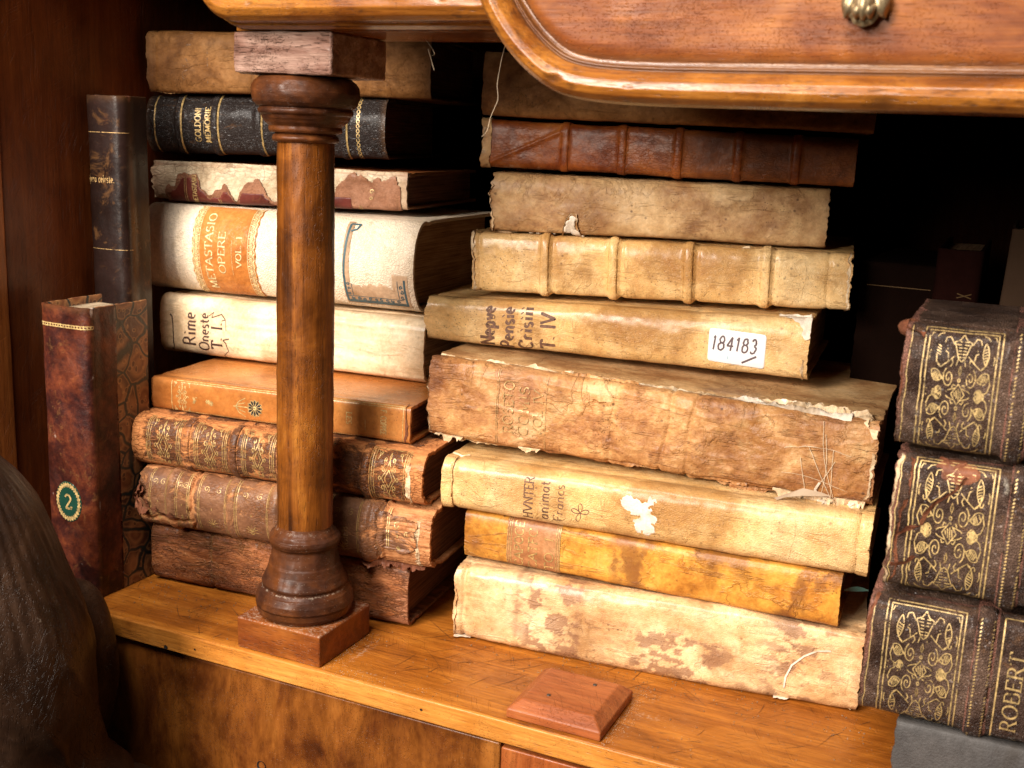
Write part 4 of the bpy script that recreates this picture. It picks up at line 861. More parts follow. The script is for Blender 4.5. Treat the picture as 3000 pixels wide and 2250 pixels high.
# 2 torn mauve brown calf
def d2(U, V, Vs, L, spw):
    r = 0
    for p in (.0235, .066, .095, .128, .155): r = r+.0013*np.exp(-((U-p)/.0030)**4)
    lost = sstep(.0, .0016, U-(.1665-.012*sstep(.014, .0, V)+.0015*fbm(V*300, 2, 0, 3, 4)))
    r = r-.0016*lost+.0011*lost*fbm(U*60, V*900, 3, 3, 5)
    cr = np.abs(U-.0385-.0022*fbm(V*140, 3, 0, 3, 8)); r = r-.0022*np.exp(-(cr/.0008)**2)
    c2 = np.abs(V-.0130-.0020*fbm(U*140, 3, 0, 3, 9)); r = r-.0012*np.exp(-(c2/.0010)**2)*(U < .039)
    c3 = np.abs(U-.1635-.0015*fbm(V*180, 3, 0, 3, 12)); r = r-.0020*np.exp(-(c3/.0008)**2)
    return r*np.clip(spw, 0, 1)
r, sf, Vs, L = book('book', 'torn mauve brown calf book with a split spine and exposed tan backing at its tail', (-.2069, .050, .0400), (-.0114, .0685, .0402), (.0372, .0372), .145, (CALF_TORN, CALF_TORN), LG,
    bulge=.0080, corner=.004, ex=.85, disp=d2, ragL=.0016, ragR=.0008, du=.0007, dv=.0007, seed=21, pages=PAGES_D,
    masks=mk3(r=lambda U, V, Vs, L: .95*sstep(0, .0012, U-.166+.012*sstep(.016, .0, V))+.5*np.exp(-(np.abs(U-.0385)/.002)**2)+.5*np.exp(-(np.abs(V-.0130)/.002)**2)*(U < .039)+.3*edges(.004)(U, V, Vs, L),
              g=lambda U, V, Vs, L: .9*np.exp(-(np.abs(U-.0385-.0022*fbm(V*140, 3, 0, 3, 8))/.0007)**2)+.8*np.exp(-(np.abs(U-.1635-.0015*fbm(V*180, 3, 0, 3, 12))/.0007)**2), b=lambda U, V, Vs, L: .1+0*U))  # g darkens the splits, dirt and painted shade in place of depth
it = []
for a, b in ((.008, .021), (.027, .0365), (.043, .063), (.069, .092), (.131, .152)):
    for q in (a, a+.0012, b-.0012, b): it.append(([(q, .004), (q, Vs-.004)], .00035))
    it += fit(palmette(), a+.003, b-.003, .009, .021, .00035, rot=False)
    it += [(spiral((a+b)/2+s_*(b-a)*.22, Vs-.013, .0022, 1.3, s_, 1, 12), .0003) for s_ in (-1, 1)]
    it += [(dot((a+b)/2, Vs/2, .0007)[0], .0013), (dot((a+b)/2+.004, Vs/2+.005, .0004)[0], .0008)]
ribbons(sf, it, 'gilt_tooling', GOLD_W, r)
ribbons(sf, W(words('OPERE', .0042, .137, Vs*.52, UP), .0005)+W(words('GILB', .0040, .145, Vs*.45, UP), .0005), 'gilt_lettering', GOLD_F, r, nib='lines')
o = patch(sf, .163, .191, .009, Vs-.002, blob([(.172, .026, .008), (.180, .0255, .0085), (.176, .030, .009), (.168, .034, .006), (.184, .034, .004)], .0012, 5), 'leather_remnant', CALF_TORN, r, h=.0010, curl=.0006, cell=.0004)
ribbons(sf, [([(.1700, .020), (.1695, Vs-.006)], .0004), ([(.1712, .020), (.1707, Vs-.006)], .0004), (spiral(.176, .0335, .0024, 1.2, 1, 1, 12), .0005), (dot(.1765, .0275, .0010)[0], .0018), (spiral(.182, .029, .0015, 1.2, 1, 1, 10), .0004)]+fit(palmette(), .173, .181, .0155, .0225, .0006), 'gilt_tooling', GOLD, r, h=.00125)
hang(sf, [(.150, .0045), (.163, .0035), (.178, .0030), (.191, .0030)], 'torn_leather', RUST, r, .0045, .0030, 6)
hang(sf, [(-.0005, .0300), (.0010, .024), (.0035, .0200), (.0080, .0185)], 'torn_leather', RUST, r, .0110, .0040, 16)
fringe(sf, [(.001, .034), (.002, .026), (.004, .021), (.010, .018), (.020, .0155), (.030, .0150)], 'torn_leather', RUST, r, .0040, .0030, s=7)
fringe(sf, [(-.001, .036), (-.0035, .029), (-.003, .022)], 'torn_leather', RUST, r, .0060, .0045, s=17)
fringe(sf, [(.1895, .006), (.1900, .016), (.1895, .028), (.1900, .038)], 'headband', FRAY, r, .0050, .0014, s=8, flat=.9)
# 3 worn calf with gilt lozenges
r, sf, Vs, L = book('book', 'worn brown calf book with gilt lozenge fleurons between raised bands, under the glossy tan book', (-.2133, .053, .0782), (-.0179, .0715, .0786), (.0318, .0300), .135, (CALF_WORN, CALF_WORN), LG,
    bulge=.0080, corner=.004, ex=.85, disp=add(bands((.0395, .0725, .105, .137, .160), .0030, .0014), wrinkle(.0004, 60, 300, 4)), ragL=.0010, ragR=.0008, du=.0008, dv=.0008, seed=31, pages=PAGES_D,
    masks=mk3(r=lambda U, V, Vs, L: .42*edges(.0055)(U, V, Vs, L)+.75*ends(.007)(U, V, Vs, L)+.30*(np.minimum.reduce([np.abs(U-p) for p in (.0395, .0725, .105, .160)]) < .003)+.15*sstep(.016, .004, V)))
raised(sf, (.0395, .0725, .105, .137, .160), Vs, CALF_WORN, r)
it = []
for a, b in ((.011, .035), (.045, .0675), (.078, .100), (.163, .187)):
    for q in (a, a+.0011, a+.0026, b-.0026, b-.0011, b): it.append(([(q, .0035), (q, Vs-.0035)], .00032))
    it += fit(fleuron(), a+.0035, b-.0035, .0050, Vs-.0055, .00040)
    it += [([(a, Vs-.0045), (b, Vs-.0045)], .00035)]
ribbons(sf, it, 'gilt_tooling', GOLD_W, r)
fringe(sf, [(.1885, .003), (.1890, .012), (.1885, .022), (.1890, .031)], 'headband', FRAY, r, .0042, .0008, s=4, flat=.9)
# 4 tan calf
r, sf, Vs, L = book('book', 'smooth glossy tan calf book with a gilt beaded frame and a small dark rosette', (-.2139, .066, .1106), (-.0355, .0815, .1100), (.0203, .0222), .125, (CALF_TAN, CALF_TAN), LG,
    bulge=.0012, corner=.0035, ex=.42, joint=.0004, ragL=.0007, ragR=.0004, seed=41, inset=.005, masks=mk3(r=lambda U, V, Vs, L: 0*U, g=lambda U, V, Vs, L: .30*ends(.008)(U, V, Vs, L)), pages=PAGES_D)
v0, v1 = .0042, Vs-.0050
it = [([(.0150, v0-.001), (.0150, v1+.001)], .0004), ([(.0178, v1+.0012), (.176, v1+.0012)], .0005)]
for u in np.arange(.022, .176, .00105):
    for v in (v0, v1): it.append(([(u-.0003, v), (u+.0003, v)], .0006))
it += fit(fleuron(), .0165, .0290, v0-.001, v1+.001, .0004)+fit(fleuron()[:14], .0275, .034, .0095, .0145, .0004)
it += fit(palmette(), .0385, .0445, .0095, .0150, .0006, rot=True)+fit(palmette(), .041, .047, .0085, .0140, .0005)
it += [([(.060, .0120), (.0665, .0122), (.071, .0122)], .0006)]+[([(.0615, .0120), (.064, .0120+s_*.0035), (.0685, .0120+s_*.0060)], .0005) for s_ in (-1, -.5, .5, 1)]
it += W(words('F. COPPEE', .0036, .1600, Vs*.5, DOWN, length=.0140), .0005)+W(words('LES', .0034, .1375, Vs*.5, DOWN), .0005)+W(words('VRAIS RICHES', .0032, .1205, Vs*.5, DOWN, length=.0175), .00045)
it += [([(.1500, .008), (.1500, .0145)], .0004), ([(.1745, .002), (.1745, Vs-.002)], .0004)]
ribbons(sf, it, 'gilt_tooling', GOLD, r, nib=None)
cu, cv = .0752, .0122
patch(sf, cu-.006, cu+.006, cv-.006, cv+.006, lambda U, V: .0043+.0008*np.cos(12*np.arctan2(V-cv, U-cu))-np.hypot(U-cu, V-cv), 'rosette', BLACK, r, h=.00008, cell=.0003)
ribbons(sf, [([(cu+.0012*math.cos(a), cv+.0012*math.sin(a)), (cu+.0052*math.cos(a), cv+.0052*math.sin(a))], .0003) for a in np.arange(12)*math.pi/6+.26]+[(arc(cu, cv, .0008, .0008, 0, 360, 10), .0009)]+[([(cu+(.0046+.0008*math.cos(12*a))*math.cos(a), cv+(.0046+.0008*math.cos(12*a))*math.sin(a)) for a in np.linspace(0, 6.2832, 90)], .0003)], 'gilt_tooling', GOLD, r, h=.00018)
fringe(sf, [(L-.003, .002), (L-.0025, Vs*.5), (L-.003, Vs-.001)], 'torn_leather', RUST, r, .0026, .0006, s=2, flat=-.9)
# 5 pale vellum with ink title
r, sf, Vs, L = book('book', 'pale cream vellum book with a brown handwritten ink title, under the thick white book', (-.2567, .125, .1326), (-.0569, .135, .1330), (.0400, .0405), .13, (VELLUM_PALE, VELLUM_PALE), LG,
    bulge=.0020, corner=.0090, ex=.60, disp=add(lambda U, V, Vs, L, spw: .0005*fbm(U*22, V*420, 1, 3, 3)*spw*sstep(.03, .07, U), lambda U, V, Vs, L, spw: .0004*fbm(U*40, V*60, 2, 3, 3)), seed=51, pages=PAGES_L,
    masks=mk3(g=lambda U, V, Vs, L: .22*edges(.003)(U, V, Vs, L)+.10*ends()(U, V, Vs, L)))
it = W(words('Rime', .0105, .0290, Vs*.47, UP, serif=False, wob=.012, length=.0225), .0016)+W(words('Oneste', .0080, .0395, Vs*.45, UP, serif=False, wob=.012, length=.0255), .0013)+W(words('T. I.', .0082, .0500, Vs*.42, UP, serif=True, wob=.01, length=.0180), .0016)
it += [([(.0085, .0340), (.0100, .0325), (.0106, .024), (.0104, .012), (.0090, .0090), (.0080, .0100)], .0013), ([(.0540, .0070), (.0520, .0050), (.0500, .0085), (.0550, .0130), (.0535, .0180), (.0510, .0200), (.0560, .0215)], .0009), ([(.0400, .0355), (.0440, .0385), (.0420, .0345), (.0500, .0375), (.0530, .0340), (.0500, .0330)], .0008), ([(.0530, .0340), (.0535, .0265)], .0006)]
it += [(dot(.0600, .0260, .0004)[0], .0006), (dot(.0625, .0262, .0003)[0], .0005), (dot(.0340, .0360, .0005)[0], .0007)]
ribbons(sf, it, 'ink_title', INK, r, nib='pen', thin=.35)
patch(sf, .100, .128, Vs-.006, Vs+.002, blob([(.104, Vs-.001, .0022), (.109, Vs-.0002, .0020), (.116, Vs-.0006, .0016), (.121, Vs-.0014, .0012)], .0010, 8), 'torn_skin', INK, r, h=.0001, cell=.0004)
# 6 thick white book
r, sf, Vs, L = book('book', 'thick rounded cream white book with an orange gilt title label METASTASIO and blue border remnant', (-.2737, .137, .1752), (-.0665, .147, .1760), (.0578, .0578), .125, (CREAM, CREAM), LG,
    bulge=.0130, corner=.004, ex=1., joint=.0008, disp=lambda U, V, Vs, L, spw: .0003*fbm(U*30, V*30, 3, 3, 3), ragL=.0002, ragR=.0002, cap=-.0, seed=61, inset=.010, du=.0011, dv=.0009, pages=PAGES,
    masks=mk3(g=lambda U, V, Vs, L: .16*np.exp(-((U-.028)/.010)**2-((V-.022)/.006)**2)*(1+fbm(U*300, V*300, 0, 3, 2))))
k = Vs/.0578
lab = lambda U, V: np.minimum(np.minimum(U-.0425, .0930-U), np.minimum(V-.0028, Vs-.0028-V))+.0004*np.sin(V*900)
patch(sf, .040, .096, .001, Vs-.001, lab, 'title_label', LABEL_T, r, h=.0005, cell=.0006)
it = W(words('METASTASIO', .0058, .0590, Vs*.50, UP, length=.0520), .0010)+W(words('OPERE', .0052, .0690, Vs*.50, UP, length=.0270), .0009)+W(words('VOL. 1', .0042, .0820, Vs*.52, UP, length=.0200), .0008)+[([(.0745, Vs*.30), (.0745, Vs*.62)], .0004)]
ribbons(sf, it, 'gilt_lettering', GOLD_L, r, h=.0007, nib='lines')
it = []
for u0, d_ in ((.0430, 1), (.0925, -1)):
    it += [([(u0+d_*.0010, .004), (u0+d_*.0010, Vs-.004)], .0004), ([(u0+d_*.0055, .004), (u0+d_*.0055, Vs-.004)], .0004)]
    for v in np.arange(.0055, Vs-.005, .0044):
        it += [(arc(u0+d_*.0030, v, .0015, .0014, 0, 360, 12), .0004), (arc(u0+d_*.0030, v, .0006, .0006, 0, 360, 8), .0005), ([(u0+d_*.0052, v+.0022), (u0+d_*.0020, v+.0016), (u0+d_*.0020, v+.0028), (u0+d_*.0052, v+.0022)], .0004)]
        it += [([(u0, v-.0021), (u0+d_*.0011, v), (u0, v+.0021)], .0005)]
ribbons(sf, it, 'gilt_tooling', GOLD_L, r, h=.0007)
def brem(U, V):
    d = np.minimum(np.minimum(U-.1575, .2035-U), np.minimum(V-.0085, Vs*.89-V))
    lost = V-(.0240+.003*fbm(U*260, 0, 0, 3, 3)); inner = np.minimum(U-.1605, .1965-U)
    right = np.minimum(U-.1925, .0320-V)
    left = .1625-U
    strip = np.maximum.reduce([-lost, left+.0004*fbm(V*300, 2, 0, 3, 3), np.minimum(right, 1)])
    return np.minimum(d+.0003*fbm(U*500, V*500, 0, 3, 4), strip)
patch(sf, .155, .205, .001, Vs-.001, brem, 'label_remnant', aged('tan_paper_remnant', [(.3, (.42, .27, .16)), (.7, (.60, .42, .27))], 40, spots=.1, grain=('fine', 400, .3)), r, h=.0003, cell=.0005)
it = [([(.1590, .0105), (.2015, .0105)], .0013), ([(.1600, .0118), (.2005, .0118)], .0008), ([(.1600, .0150), (.1990, .0150)], .0004), ([(.1590, .0105), (.1588, .0290)], .0014), ([(.1634, .0150), (.1634, .0240)], .0004), ([(.2010, .0105), (.2010, .0290)], .0014), ([(.1962, .0150), (.1962, .0280)], .0004), ([(.1585, .0275), (.1588, .038), (.1594, .050), (.1600, Vs*.86)], .0015), ([(.1600, Vs*.86), (.1668, Vs*.86), (.1650, Vs*.81), (.1612, Vs*.79)], .0012)]
for u in np.arange(.163, .199, .0040): it += [(spiral(u, .0133, .0013, 1.1, u*900, 1, 10), .0007)]
for v in (.0170, .0205, .0240): it += [(spiral(.1611, v, .0012, 1.1, v*900, 1, 10), .0006), (spiral(.1987, v, .0014, 1.1, v*700, -1, 10), .0007)]
ribbons(sf, it, 'blue_border', BLUE, r, h=.00045)
# 7 peeled spine
r, sf, Vs, L = book('book', 'book whose maroon spine has peeled away from cream paper backing, under the black morocco book', (-.2753, .142, .2352), (-.0877, .165, .2384), (.0262, .0235), .13, (PAPERB, CALF_RED), LG,
    bulge=.0025, corner=.0035, ex=.55, disp=add(wrinkle(.0003, 120, 160, 5, False), lambda U, V, Vs, L, spw: .0012*np.exp(-((V-Vs+.004)/.0012)**2)), ragL=.0020, ragR=.0006, seed=71, pages=PAGES_D, du=.0009,
    masks=mk3(g=lambda U, V, Vs, L: .5*np.exp(-((V-Vs+.0055)/.0008)**2)+.45*ends(.01)(U, V, Vs, L)))
def peel(U, V):
    top = .0085+.0050*fbm(U*90, 1.5, 0, 4, 33)+.0125*np.exp(-((U-.031)/.0105)**4)-.004*np.exp(-((U-.039)/.002)**2)+.0075*np.exp(-((U-.0575)/.003)**2)+.0085*np.exp(-((U-.078)/.011)**4)+.0050*np.exp(-((U-.115)/.015)**4)+.016*np.exp(-((U-.163)/.026)**8)
    return np.minimum(top-V+.0055*fbm(U*150, V*150, 4, 4, 25, .6)+.003*fbm(U*60, 1, 4, 2, 27), U-.010-.002*fbm(V*150, 1, 0, 3, 3))+.0006*fbm(U*400, V*400, 2, 3, 5)
patch(sf, .004, .185, .0003, .0280, peel, 'leather_remnant', SUEDE, r, h=.0008, curl=.0003, cell=.0005)
def peel2(U, V):
    d = np.minimum(peel(U, V)-.0028-.0015*fbm(U*90, V*90, 0, 3, 3), .0105+.009*np.exp(-((U-.030)/.009)**4)-V)
    return d
patch(sf, .012, .150, .0003, .0235, peel2, 'leather_remnant', MAROON, r, h=.0011, cell=.0005)
patch(sf, .020, .040, .008, .024, blob([(.029, .015, .0035), (.0285, .0115, .004), (.033, .012, .003)], .0006, 4), 'leather_remnant', MAROON, r, h=.0012, cell=.0004)
it = [([(u, .0010), (u, .0185)], .0004) for u in (.0262, .0276)]+[([(u, .0005), (u, .0060)], .0004) for u in (.0520, .0534, .0980, .0994, .1360, .1374, .1560, .1574)]+[([(.012, .0012), (.150, .0012)], .0003)]
it += W(words('METASTASIO', .0032, .0355, .0115, UP, length=.018), .0005)+[(spiral(.165, .0150, .0018, 1.1, 0, 1, 10), .0005), (spiral(.1645, .0105, .0014, 1.1, 0, 1, 10), .0005)]
ribbons(sf, it, 'gilt_tooling', GOLD, r, h=.0013)
fringe(sf, [(.004, .0010), (.030, .0002), (.060, .0008), (.090, .0002), (.130, .0006), (.180, .0002)], 'torn_leather', SUEDE, r, .0014, .0010, s=9)
# 8 black morocco
r, sf, Vs, L = book('book', 'black morocco book with gold bands and the gilt words GOLDONI MEMORIE', (-.2784, .145, .2668), (-.1115, .180, .2692), (.0375, .0395), .125, (BLACK, BLACK), LG,
    bulge=.0090, corner=.0035, ex=.9, disp=bands((.0245, .0505, .0825, .112, .142), .0030, .0012), ragL=.0003, ragR=.0003, seed=81, inset=.007, pages=PAGES_D, du=.0009, dv=.0009,
    masks=mk3(b=lambda U, V, Vs, L: .42*np.exp(-(U/.0035)**2)*(V < .02)))
raised(sf, (.0245, .0505, .0825, .112, .142), Vs, BLACK, r, .0030)
it = [([(u, .0012), (u, Vs-.0012)], .0010) for u in (.0065, .0265, .0535, .0850, .1150, .1445)]
ribbons(sf, it, 'gilt_lines', GOLD, r)
it = W(words('GOLDONI', .0042, .0405, Vs*.50, UP, length=.0225), .0008)+W(words('MEMORIE', .0042, .0480, Vs*.50, UP, length=.0235), .0009)+[([(.0428, Vs*.38), (.0428, Vs*.56)], .0004)]
ribbons(sf, it, 'gilt_lettering', GOLD, r, nib='lines')
it = []
for v in np.arange(.003, Vs-.003, .0030): it += [(arc(.1520, v, .0010, .0012, 0, 360, 10), .0006), (dot(.1520, v+.0015, .0003)[0], .0009)]
ribbons(sf, it, 'gilt_chain', GOLD, r)
# 9 top of the left stack
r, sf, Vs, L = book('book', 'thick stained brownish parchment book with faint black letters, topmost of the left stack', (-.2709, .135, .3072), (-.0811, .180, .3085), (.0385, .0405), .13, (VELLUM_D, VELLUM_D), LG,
    bulge=.0028, corner=.006, ex=.45, disp=add(lambda U, V, Vs, L, spw: -.0010*np.exp(-((U-.0745)/.0016)**2)*spw-.0008*np.exp(-((U-.006)/.001)**2)*spw, wrinkle(.0004, 60, 60, 9, False)), seed=91, pages=PAGES_D, ragL=.0008,
    masks=mk3(g=lambda U, V, Vs, L: .6*np.exp(-((U-.0745)/.0015)**2)+.5*edges(.003)(U, V, Vs, L)+.4*ends(.004)(U, V, Vs, L)))
it = W(words('OR', .0075, .0325, Vs*.40, UP, serif=False, length=.016), .0012)+W(words('t l', .0075, .0325, Vs*.78, UP, serif=False, length=.010), .0012)+[([(.043, .020), (.0432, .034)], .0010), ([(.0425, .012), (.043, .016)], .0008)]
ribbons(sf, it, 'ink_title', INK_G, r, nib='pen')
fringe(sf, [(.004, .0055), (.012, .0030), (.020, .0040)], 'torn_skin', VELLUM_B, r, .0022, .0014, s=3)
# ================================================================== right stack, bottom to top
r, sf, Vs, L = book('book', 'pale vellum book smudged with ink, lowest in the right stack with a torn edge', (.0005, .0735, .0010), (.2264, .097, .0010), (.0432, .0428), .135, (VELLUM, VELLUM), RG,
    bulge=.0020, corner=.0072, ex=.50, bow=.0020, disp=add(wrinkle(.0007, 26, 110, 12, False), lambda U, V, Vs, L, spw: -.0012*np.exp(-((U-.0060)/.0012)**2)*spw), ragL=.0008, ragR=.0012, seed=101, du=.0008, pages=PAGES_L,
    masks=mk3(g=lambda U, V, Vs, L: sstep(.03, .16, fbm(U*100, V*170, 1, 5, 5, .7))*1.7*(np.exp(-((U-.058)/.016)**2)+np.exp(-((U-.132)/.028)**2)*sstep(.040, .024, V)+.6*np.exp(-((U-.195)/.02)**2))+.5*np.exp(-((U-.0385)/.0018)**2)*(1+fbm(V*200, 0, 0, 3, 3))*.8+.4*np.exp(-((U-.0745)/.0018)**2),
              b=lambda U, V, Vs, L: .18*np.exp(-((V-Vs+.006)/.003)**2)))
it = [([(.040, .030), (.075, .0275), (.120, .0315), (.170, .0290), (.215, .0330)], .0004), ([(.060, .0085), (.110, .0070), (.150, .0090)], .0003), ([(.095, .0300), (.150, .0250), (.190, .0240)], .0003)]
ribbons(sf, it, 'crease', INK_G, r, h=.00005)
it = [([(.1890, .0135), (.1895, .020), (.1920, .0270), (.1975, .0330), (.204, .0370), (.211, .0385)], .0009)]
ribbons(sf, it, 'torn_thread', PAPER, r, h=.0006)
patch(sf, .096, .110, -.001, .006, rect(.0985, .1070, -.0005, .0035, .0005, 3), 'torn_skin', PAPER, r, h=.0002, curl=.0004, cell=.0004)
hang(sf, [(.166, .0042), (.176, .0030), (.190, .0042)], 'torn_skin', PAPER, r, .0030, .0050, 21, 0.)
hang(sf, [(.184, .0060), (.189, .0040), (.1935, .0030)], 'torn_skin', PAPER, r, .0060, .0080, 22, 0.)
hang(sf, [(.204, .0040), (.208, .0028), (.212, .0034)], 'torn_skin', VELLUM_PALE, r, .0040, .0040, 23, 0.)
hang(sf, [(.216, .0040), (.220, .0026), (.2245, .0030)], 'torn_skin', FRAY, r, .0040, .0045, 26, 0.)
hang(sf, [(.0005, .0050), (.004, .0030), (.010, .0030)], 'torn_skin', PAPER, r, .0050, .0040, 24, 0.)
hang(sf, [(.012, .0030), (.020, .0024), (.028, .0026)], 'torn_skin', VELLUM_PALE, r, .0024, .0020, 27, 0.)
hang(sf, [(.130, .0040), (.134, .0030), (.139, .0034)], 'torn_skin', VELLUM_PALE, r, .0036, .0030, 28, 0.)
fringe(sf, [(.001, .0360), (.0002, .026), (.0004, .015), (.0002, .006)], 'torn_skin', VELLUM, r, .0016, .0010, s=25)
# 2 orange
r, sf, Vs, L = book('book', 'orange stained vellum book with a rust coloured title label and a green ribbon marker', (.0002, .0855, .0462), (.2123, .094, .0462), (.0290, .0288), .135, (VELLUM_O, VELLUM_O), RG,
    bulge=.0020, corner=.0060, ex=.50, disp=wrinkle(.0003, 40, 60, 13, False), ragL=.0003, seed=111, pages=PAGES_L,
    masks=mk3(g=lambda U, V, Vs, L: sstep(.02, .30, fbm(U*75, V*60, 6, 5, 5, .6))*.8*sstep(.070, .10, U)+.8*np.exp(-((U-.006)/.004)**2-((V-.014)/.005)**2), b=lambda U, V, Vs, L: .12*ends(.003)(U, V, Vs, L)))
patch(sf, .024, .062, .0005, Vs-.0005, rect(.0265, .0590, .0012, Vs-.0012, .0003, 3), 'title_label', LABEL_R, r, h=.0002, cell=.0006)
it = W(words('CAPOCE', .0050, .0365, Vs*.50, UP, length=.0270), .0007)+W(words('CATEC', .0050, .0450, Vs*.46, UP, length=.0240), .0007)+W(words('TO. I', .0050, .0550, Vs*.42, UP, length=.0200), .0007)
it += [([(u, .0015), (u, Vs-.0015)], .0004) for u in (.0270, .0282, .0294, .0566, .0578, .0588)]
ribbons(sf, it, 'gilt_lettering', GOLD_W, r, h=.0004)
# ribbon marker hanging out of the pages
n = 14; t_ = np.linspace(0, 1, n); cx = .2125+.012*t_; cz = .0150+.0045*t_-.003*t_**2; yy = .0150+.002*t_
wv = .0014*np.sin(math.pi*np.clip(t_, .08, .93))**.6
Vr = np.concatenate([np.stack([cx-wv*.3, yy, cz+wv], 1), np.stack([cx+wv*.3, yy+.0006, cz-wv], 1)])
mesh('ribbon_marker', Vr, [[i, i+1, n+i+1, n+i] for i in range(n-1)], RIBBON, r)
# 3 yellow cream vellum with torn sticker
r, sf, Vs, L = book('book', 'smooth yellow vellum book with a torn white paper scrap and faded ink flourish', (-.0119, .078, .0762), (.2241, .094, .0755), (.0300, .0330), .14, (VELLUM_Y, VELLUM_Y), RG,
    bulge=.0020, corner=.0090, ex=.62, disp=add(lambda U, V, Vs, L, spw: -.0010*np.exp(-((U-.0070)/.0012)**2)*spw-.0008*np.exp(-((L-.0060-U)/.0010)**2)*spw, wrinkle(.0003, 30, 60, 15, False)), ragL=.0004, ragR=.0006, seed=121, pages=PAGES_L,
    masks=mk3(g=lambda U, V, Vs, L: .32*sstep(.05, .35, fbm(U*60, V*70, 3, 5, 3, .6))))
it = W(words('HVNTER', .0052, .0555, Vs*.49, UP, length=.0250), .0009)+W(words('animat', .0062, .0650, Vs*.49, UP, serif=False, length=.0225), .0010)+W(words('Francs', .0055, .0735, Vs*.48, UP, serif=False, length=.0215), .0007)
c0 = (.0835, Vs*.40)
for a in (.3, 1.6, 2.9, 4.4): it.append(([(c0[0]+.0052*math.sin(t*math.pi)*math.cos(a+(t-.5)*1.3), c0[1]+.0052*math.sin(t*math.pi)*math.sin(a+(t-.5)*1.3)) for t in np.linspace(0, 1, 14)], .0006))
ribbons(sf, it, 'ink_title', INK_F, r, nib='pen', thin=.3)
vm = Vs/2
patch(sf, .102, .130, .001, Vs-.001, blob([(.1100, vm+.0055, .0038), (.1150, vm+.0035, .0042), (.1195, vm+.0020, .0040), (.1215, vm-.0020, .0046), (.1180, vm-.0062, .0038), (.1225, vm-.0075, .0036), (.1225, vm+.0075, .0020), (.1200, vm+.0055, .0022), (.1245, vm+.0090, .0010)], .0026, 11, 420), 'sticker_remnant', PAPER, r, h=.00025, cell=.00035)
fringe(sf, [(.0005, Vs+.003), (.003, Vs+.001), (.008, Vs+.0005), (.012, Vs+.002)], 'turned_in_skin', VELLUM_PALE, r, .0028, .0022, s=31)
patch(sf, -.0005, .0072, .0006, Vs-.001, rect(.0, .0062, .0012, Vs-.002, .0004, 3), 'cap_fold', VELLUM_Y, r, h=.0006, curl=.0002, cell=.0006)
patch(sf, L-.0080, L+.001, .0006, Vs-.001, rect(L-.0065, L, .0012, Vs-.002, .0004, 3), 'cap_fold', VELLUM_Y, r, h=.0006, curl=.0002, cell=.0006)
# 4 ragged
def d4(U, V, Vs, L, spw):
    n = fbm(U*22, V*55, 3, 4, 41, .45); m = fbm(U*20, V*30, 8, 4, 43); n2 = fbm(U*70, V*110, 5, 4, 47, .55)
    r = .0007*np.exp(-(n/.07)**2)+.0002*np.exp(-(n2/.06)**2)+.0010*m
    for p, q in ((.143, .0010), (.158, .0008), (.113, .0007)): r = r-q*np.exp(-((U-p-.004*fbm(V*30, p*50, 0, 3, 3)-(V-.025)*.12)/.0011)**2)
    r = r-.0012*np.exp(-((V-.0065-.001*fbm(U*50, 0, 0, 3, 2))/.0010)**2)
    lost = sstep(.0, .0012, V-(Vs-.0045+.0035*sstep(.2, .13, U)+.0016*fbm(U*90, 2, 0, 4, 7)))
    return (r-.0010*lost)*np.clip(spw+.15, 0, 1)
r, sf, Vs, L = book('book', 'large crumpled tan vellum book with torn upper edge and cobwebs, middle of the right stack', (-.0336, .100, .1118), (.2209, .109, .1098), (.0480, .0440), .155, (VELLUM_R, VELLUM_B), RG,
    bulge=.0030, corner=.0070, ex=.50, disp=d4, ragL=.0012, ragR=.0014, du=.0008, dv=.0008, seed=131, pages=PAGES_L,
    masks=mk3(r=lambda U, V, Vs, L: .95*sstep(.0, .0012, V-(Vs-.0045+.0035*sstep(.2, .13, U)+.0016*fbm(U*90, 2, 0, 4, 7)))+.25*ends(.008)(U, V, Vs, L)+.35*np.exp(-((V-.003)/.003)**2),
              g=lambda U, V, Vs, L: .6*np.exp(-((U-.057)/.016)**2)*(.6+fbm(U*60, V*60, 0, 3, 5))+.5*np.clip(fbm(U*30, V*50, 9, 4, 5)*2-.2, 0, 1), b=lambda U, V, Vs, L: .45*np.clip(fbm(U*80, V*80, 19, 3, 6)*2.4-.75, 0, 1)))
it = W(words('ROSETO', .0060, .0545, Vs*.52, UP, length=.030), .0006)+W(words('COMIS', .0060, .0640, Vs*.50, UP, length=.028), .0006)+W(words('VOL IV', .0055, .0725, Vs*.50, UP, length=.026), .0006)+[([(u, .009), (u, Vs-.008)], .0003) for u in (.0440, .0450, .0745)]
ribbons(sf, it, 'gilt_lettering', GOLD_F, r, h=.0006)
fr = lambda pts, m_, w_, l_, s_, nm='torn_skin', **k: fringe(sf, pts, nm, m_, r, w_, l_, s=s_, **k)
fr([(.002, Vs-.001), (.020, Vs+.001), (.040, Vs-.0005), (.060, Vs+.001), (.085, Vs+.0005)], VELLUM_PALE, .0034, .0022, 41)
fr([(.080, Vs-.0035), (.100, Vs-.004), (.125, Vs-.003)], VELLUM_R, .0022, .0020, 42)
fr([(.100, Vs-.0005), (.120, Vs+.001), (.150, Vs+.0005), (.180, Vs+.0015)], FRAY, .0038, .0020, 43)
fr([(.176, Vs-.003), (.190, Vs-.0055), (.205, Vs-.006), (.222, Vs-.0070), (.240, Vs-.0080)], PAPER, .0070, .0026, 44)
fr([(.205, Vs-.001), (.222, Vs-.0025), (.240, Vs-.0035), (.250, Vs-.0070)], FRAY, .0060, .0045, 45)
fr([(.215, Vs+.003), (.230, Vs+.001), (.244, Vs-.0015)], FRAY, .0050, .0050, 46)
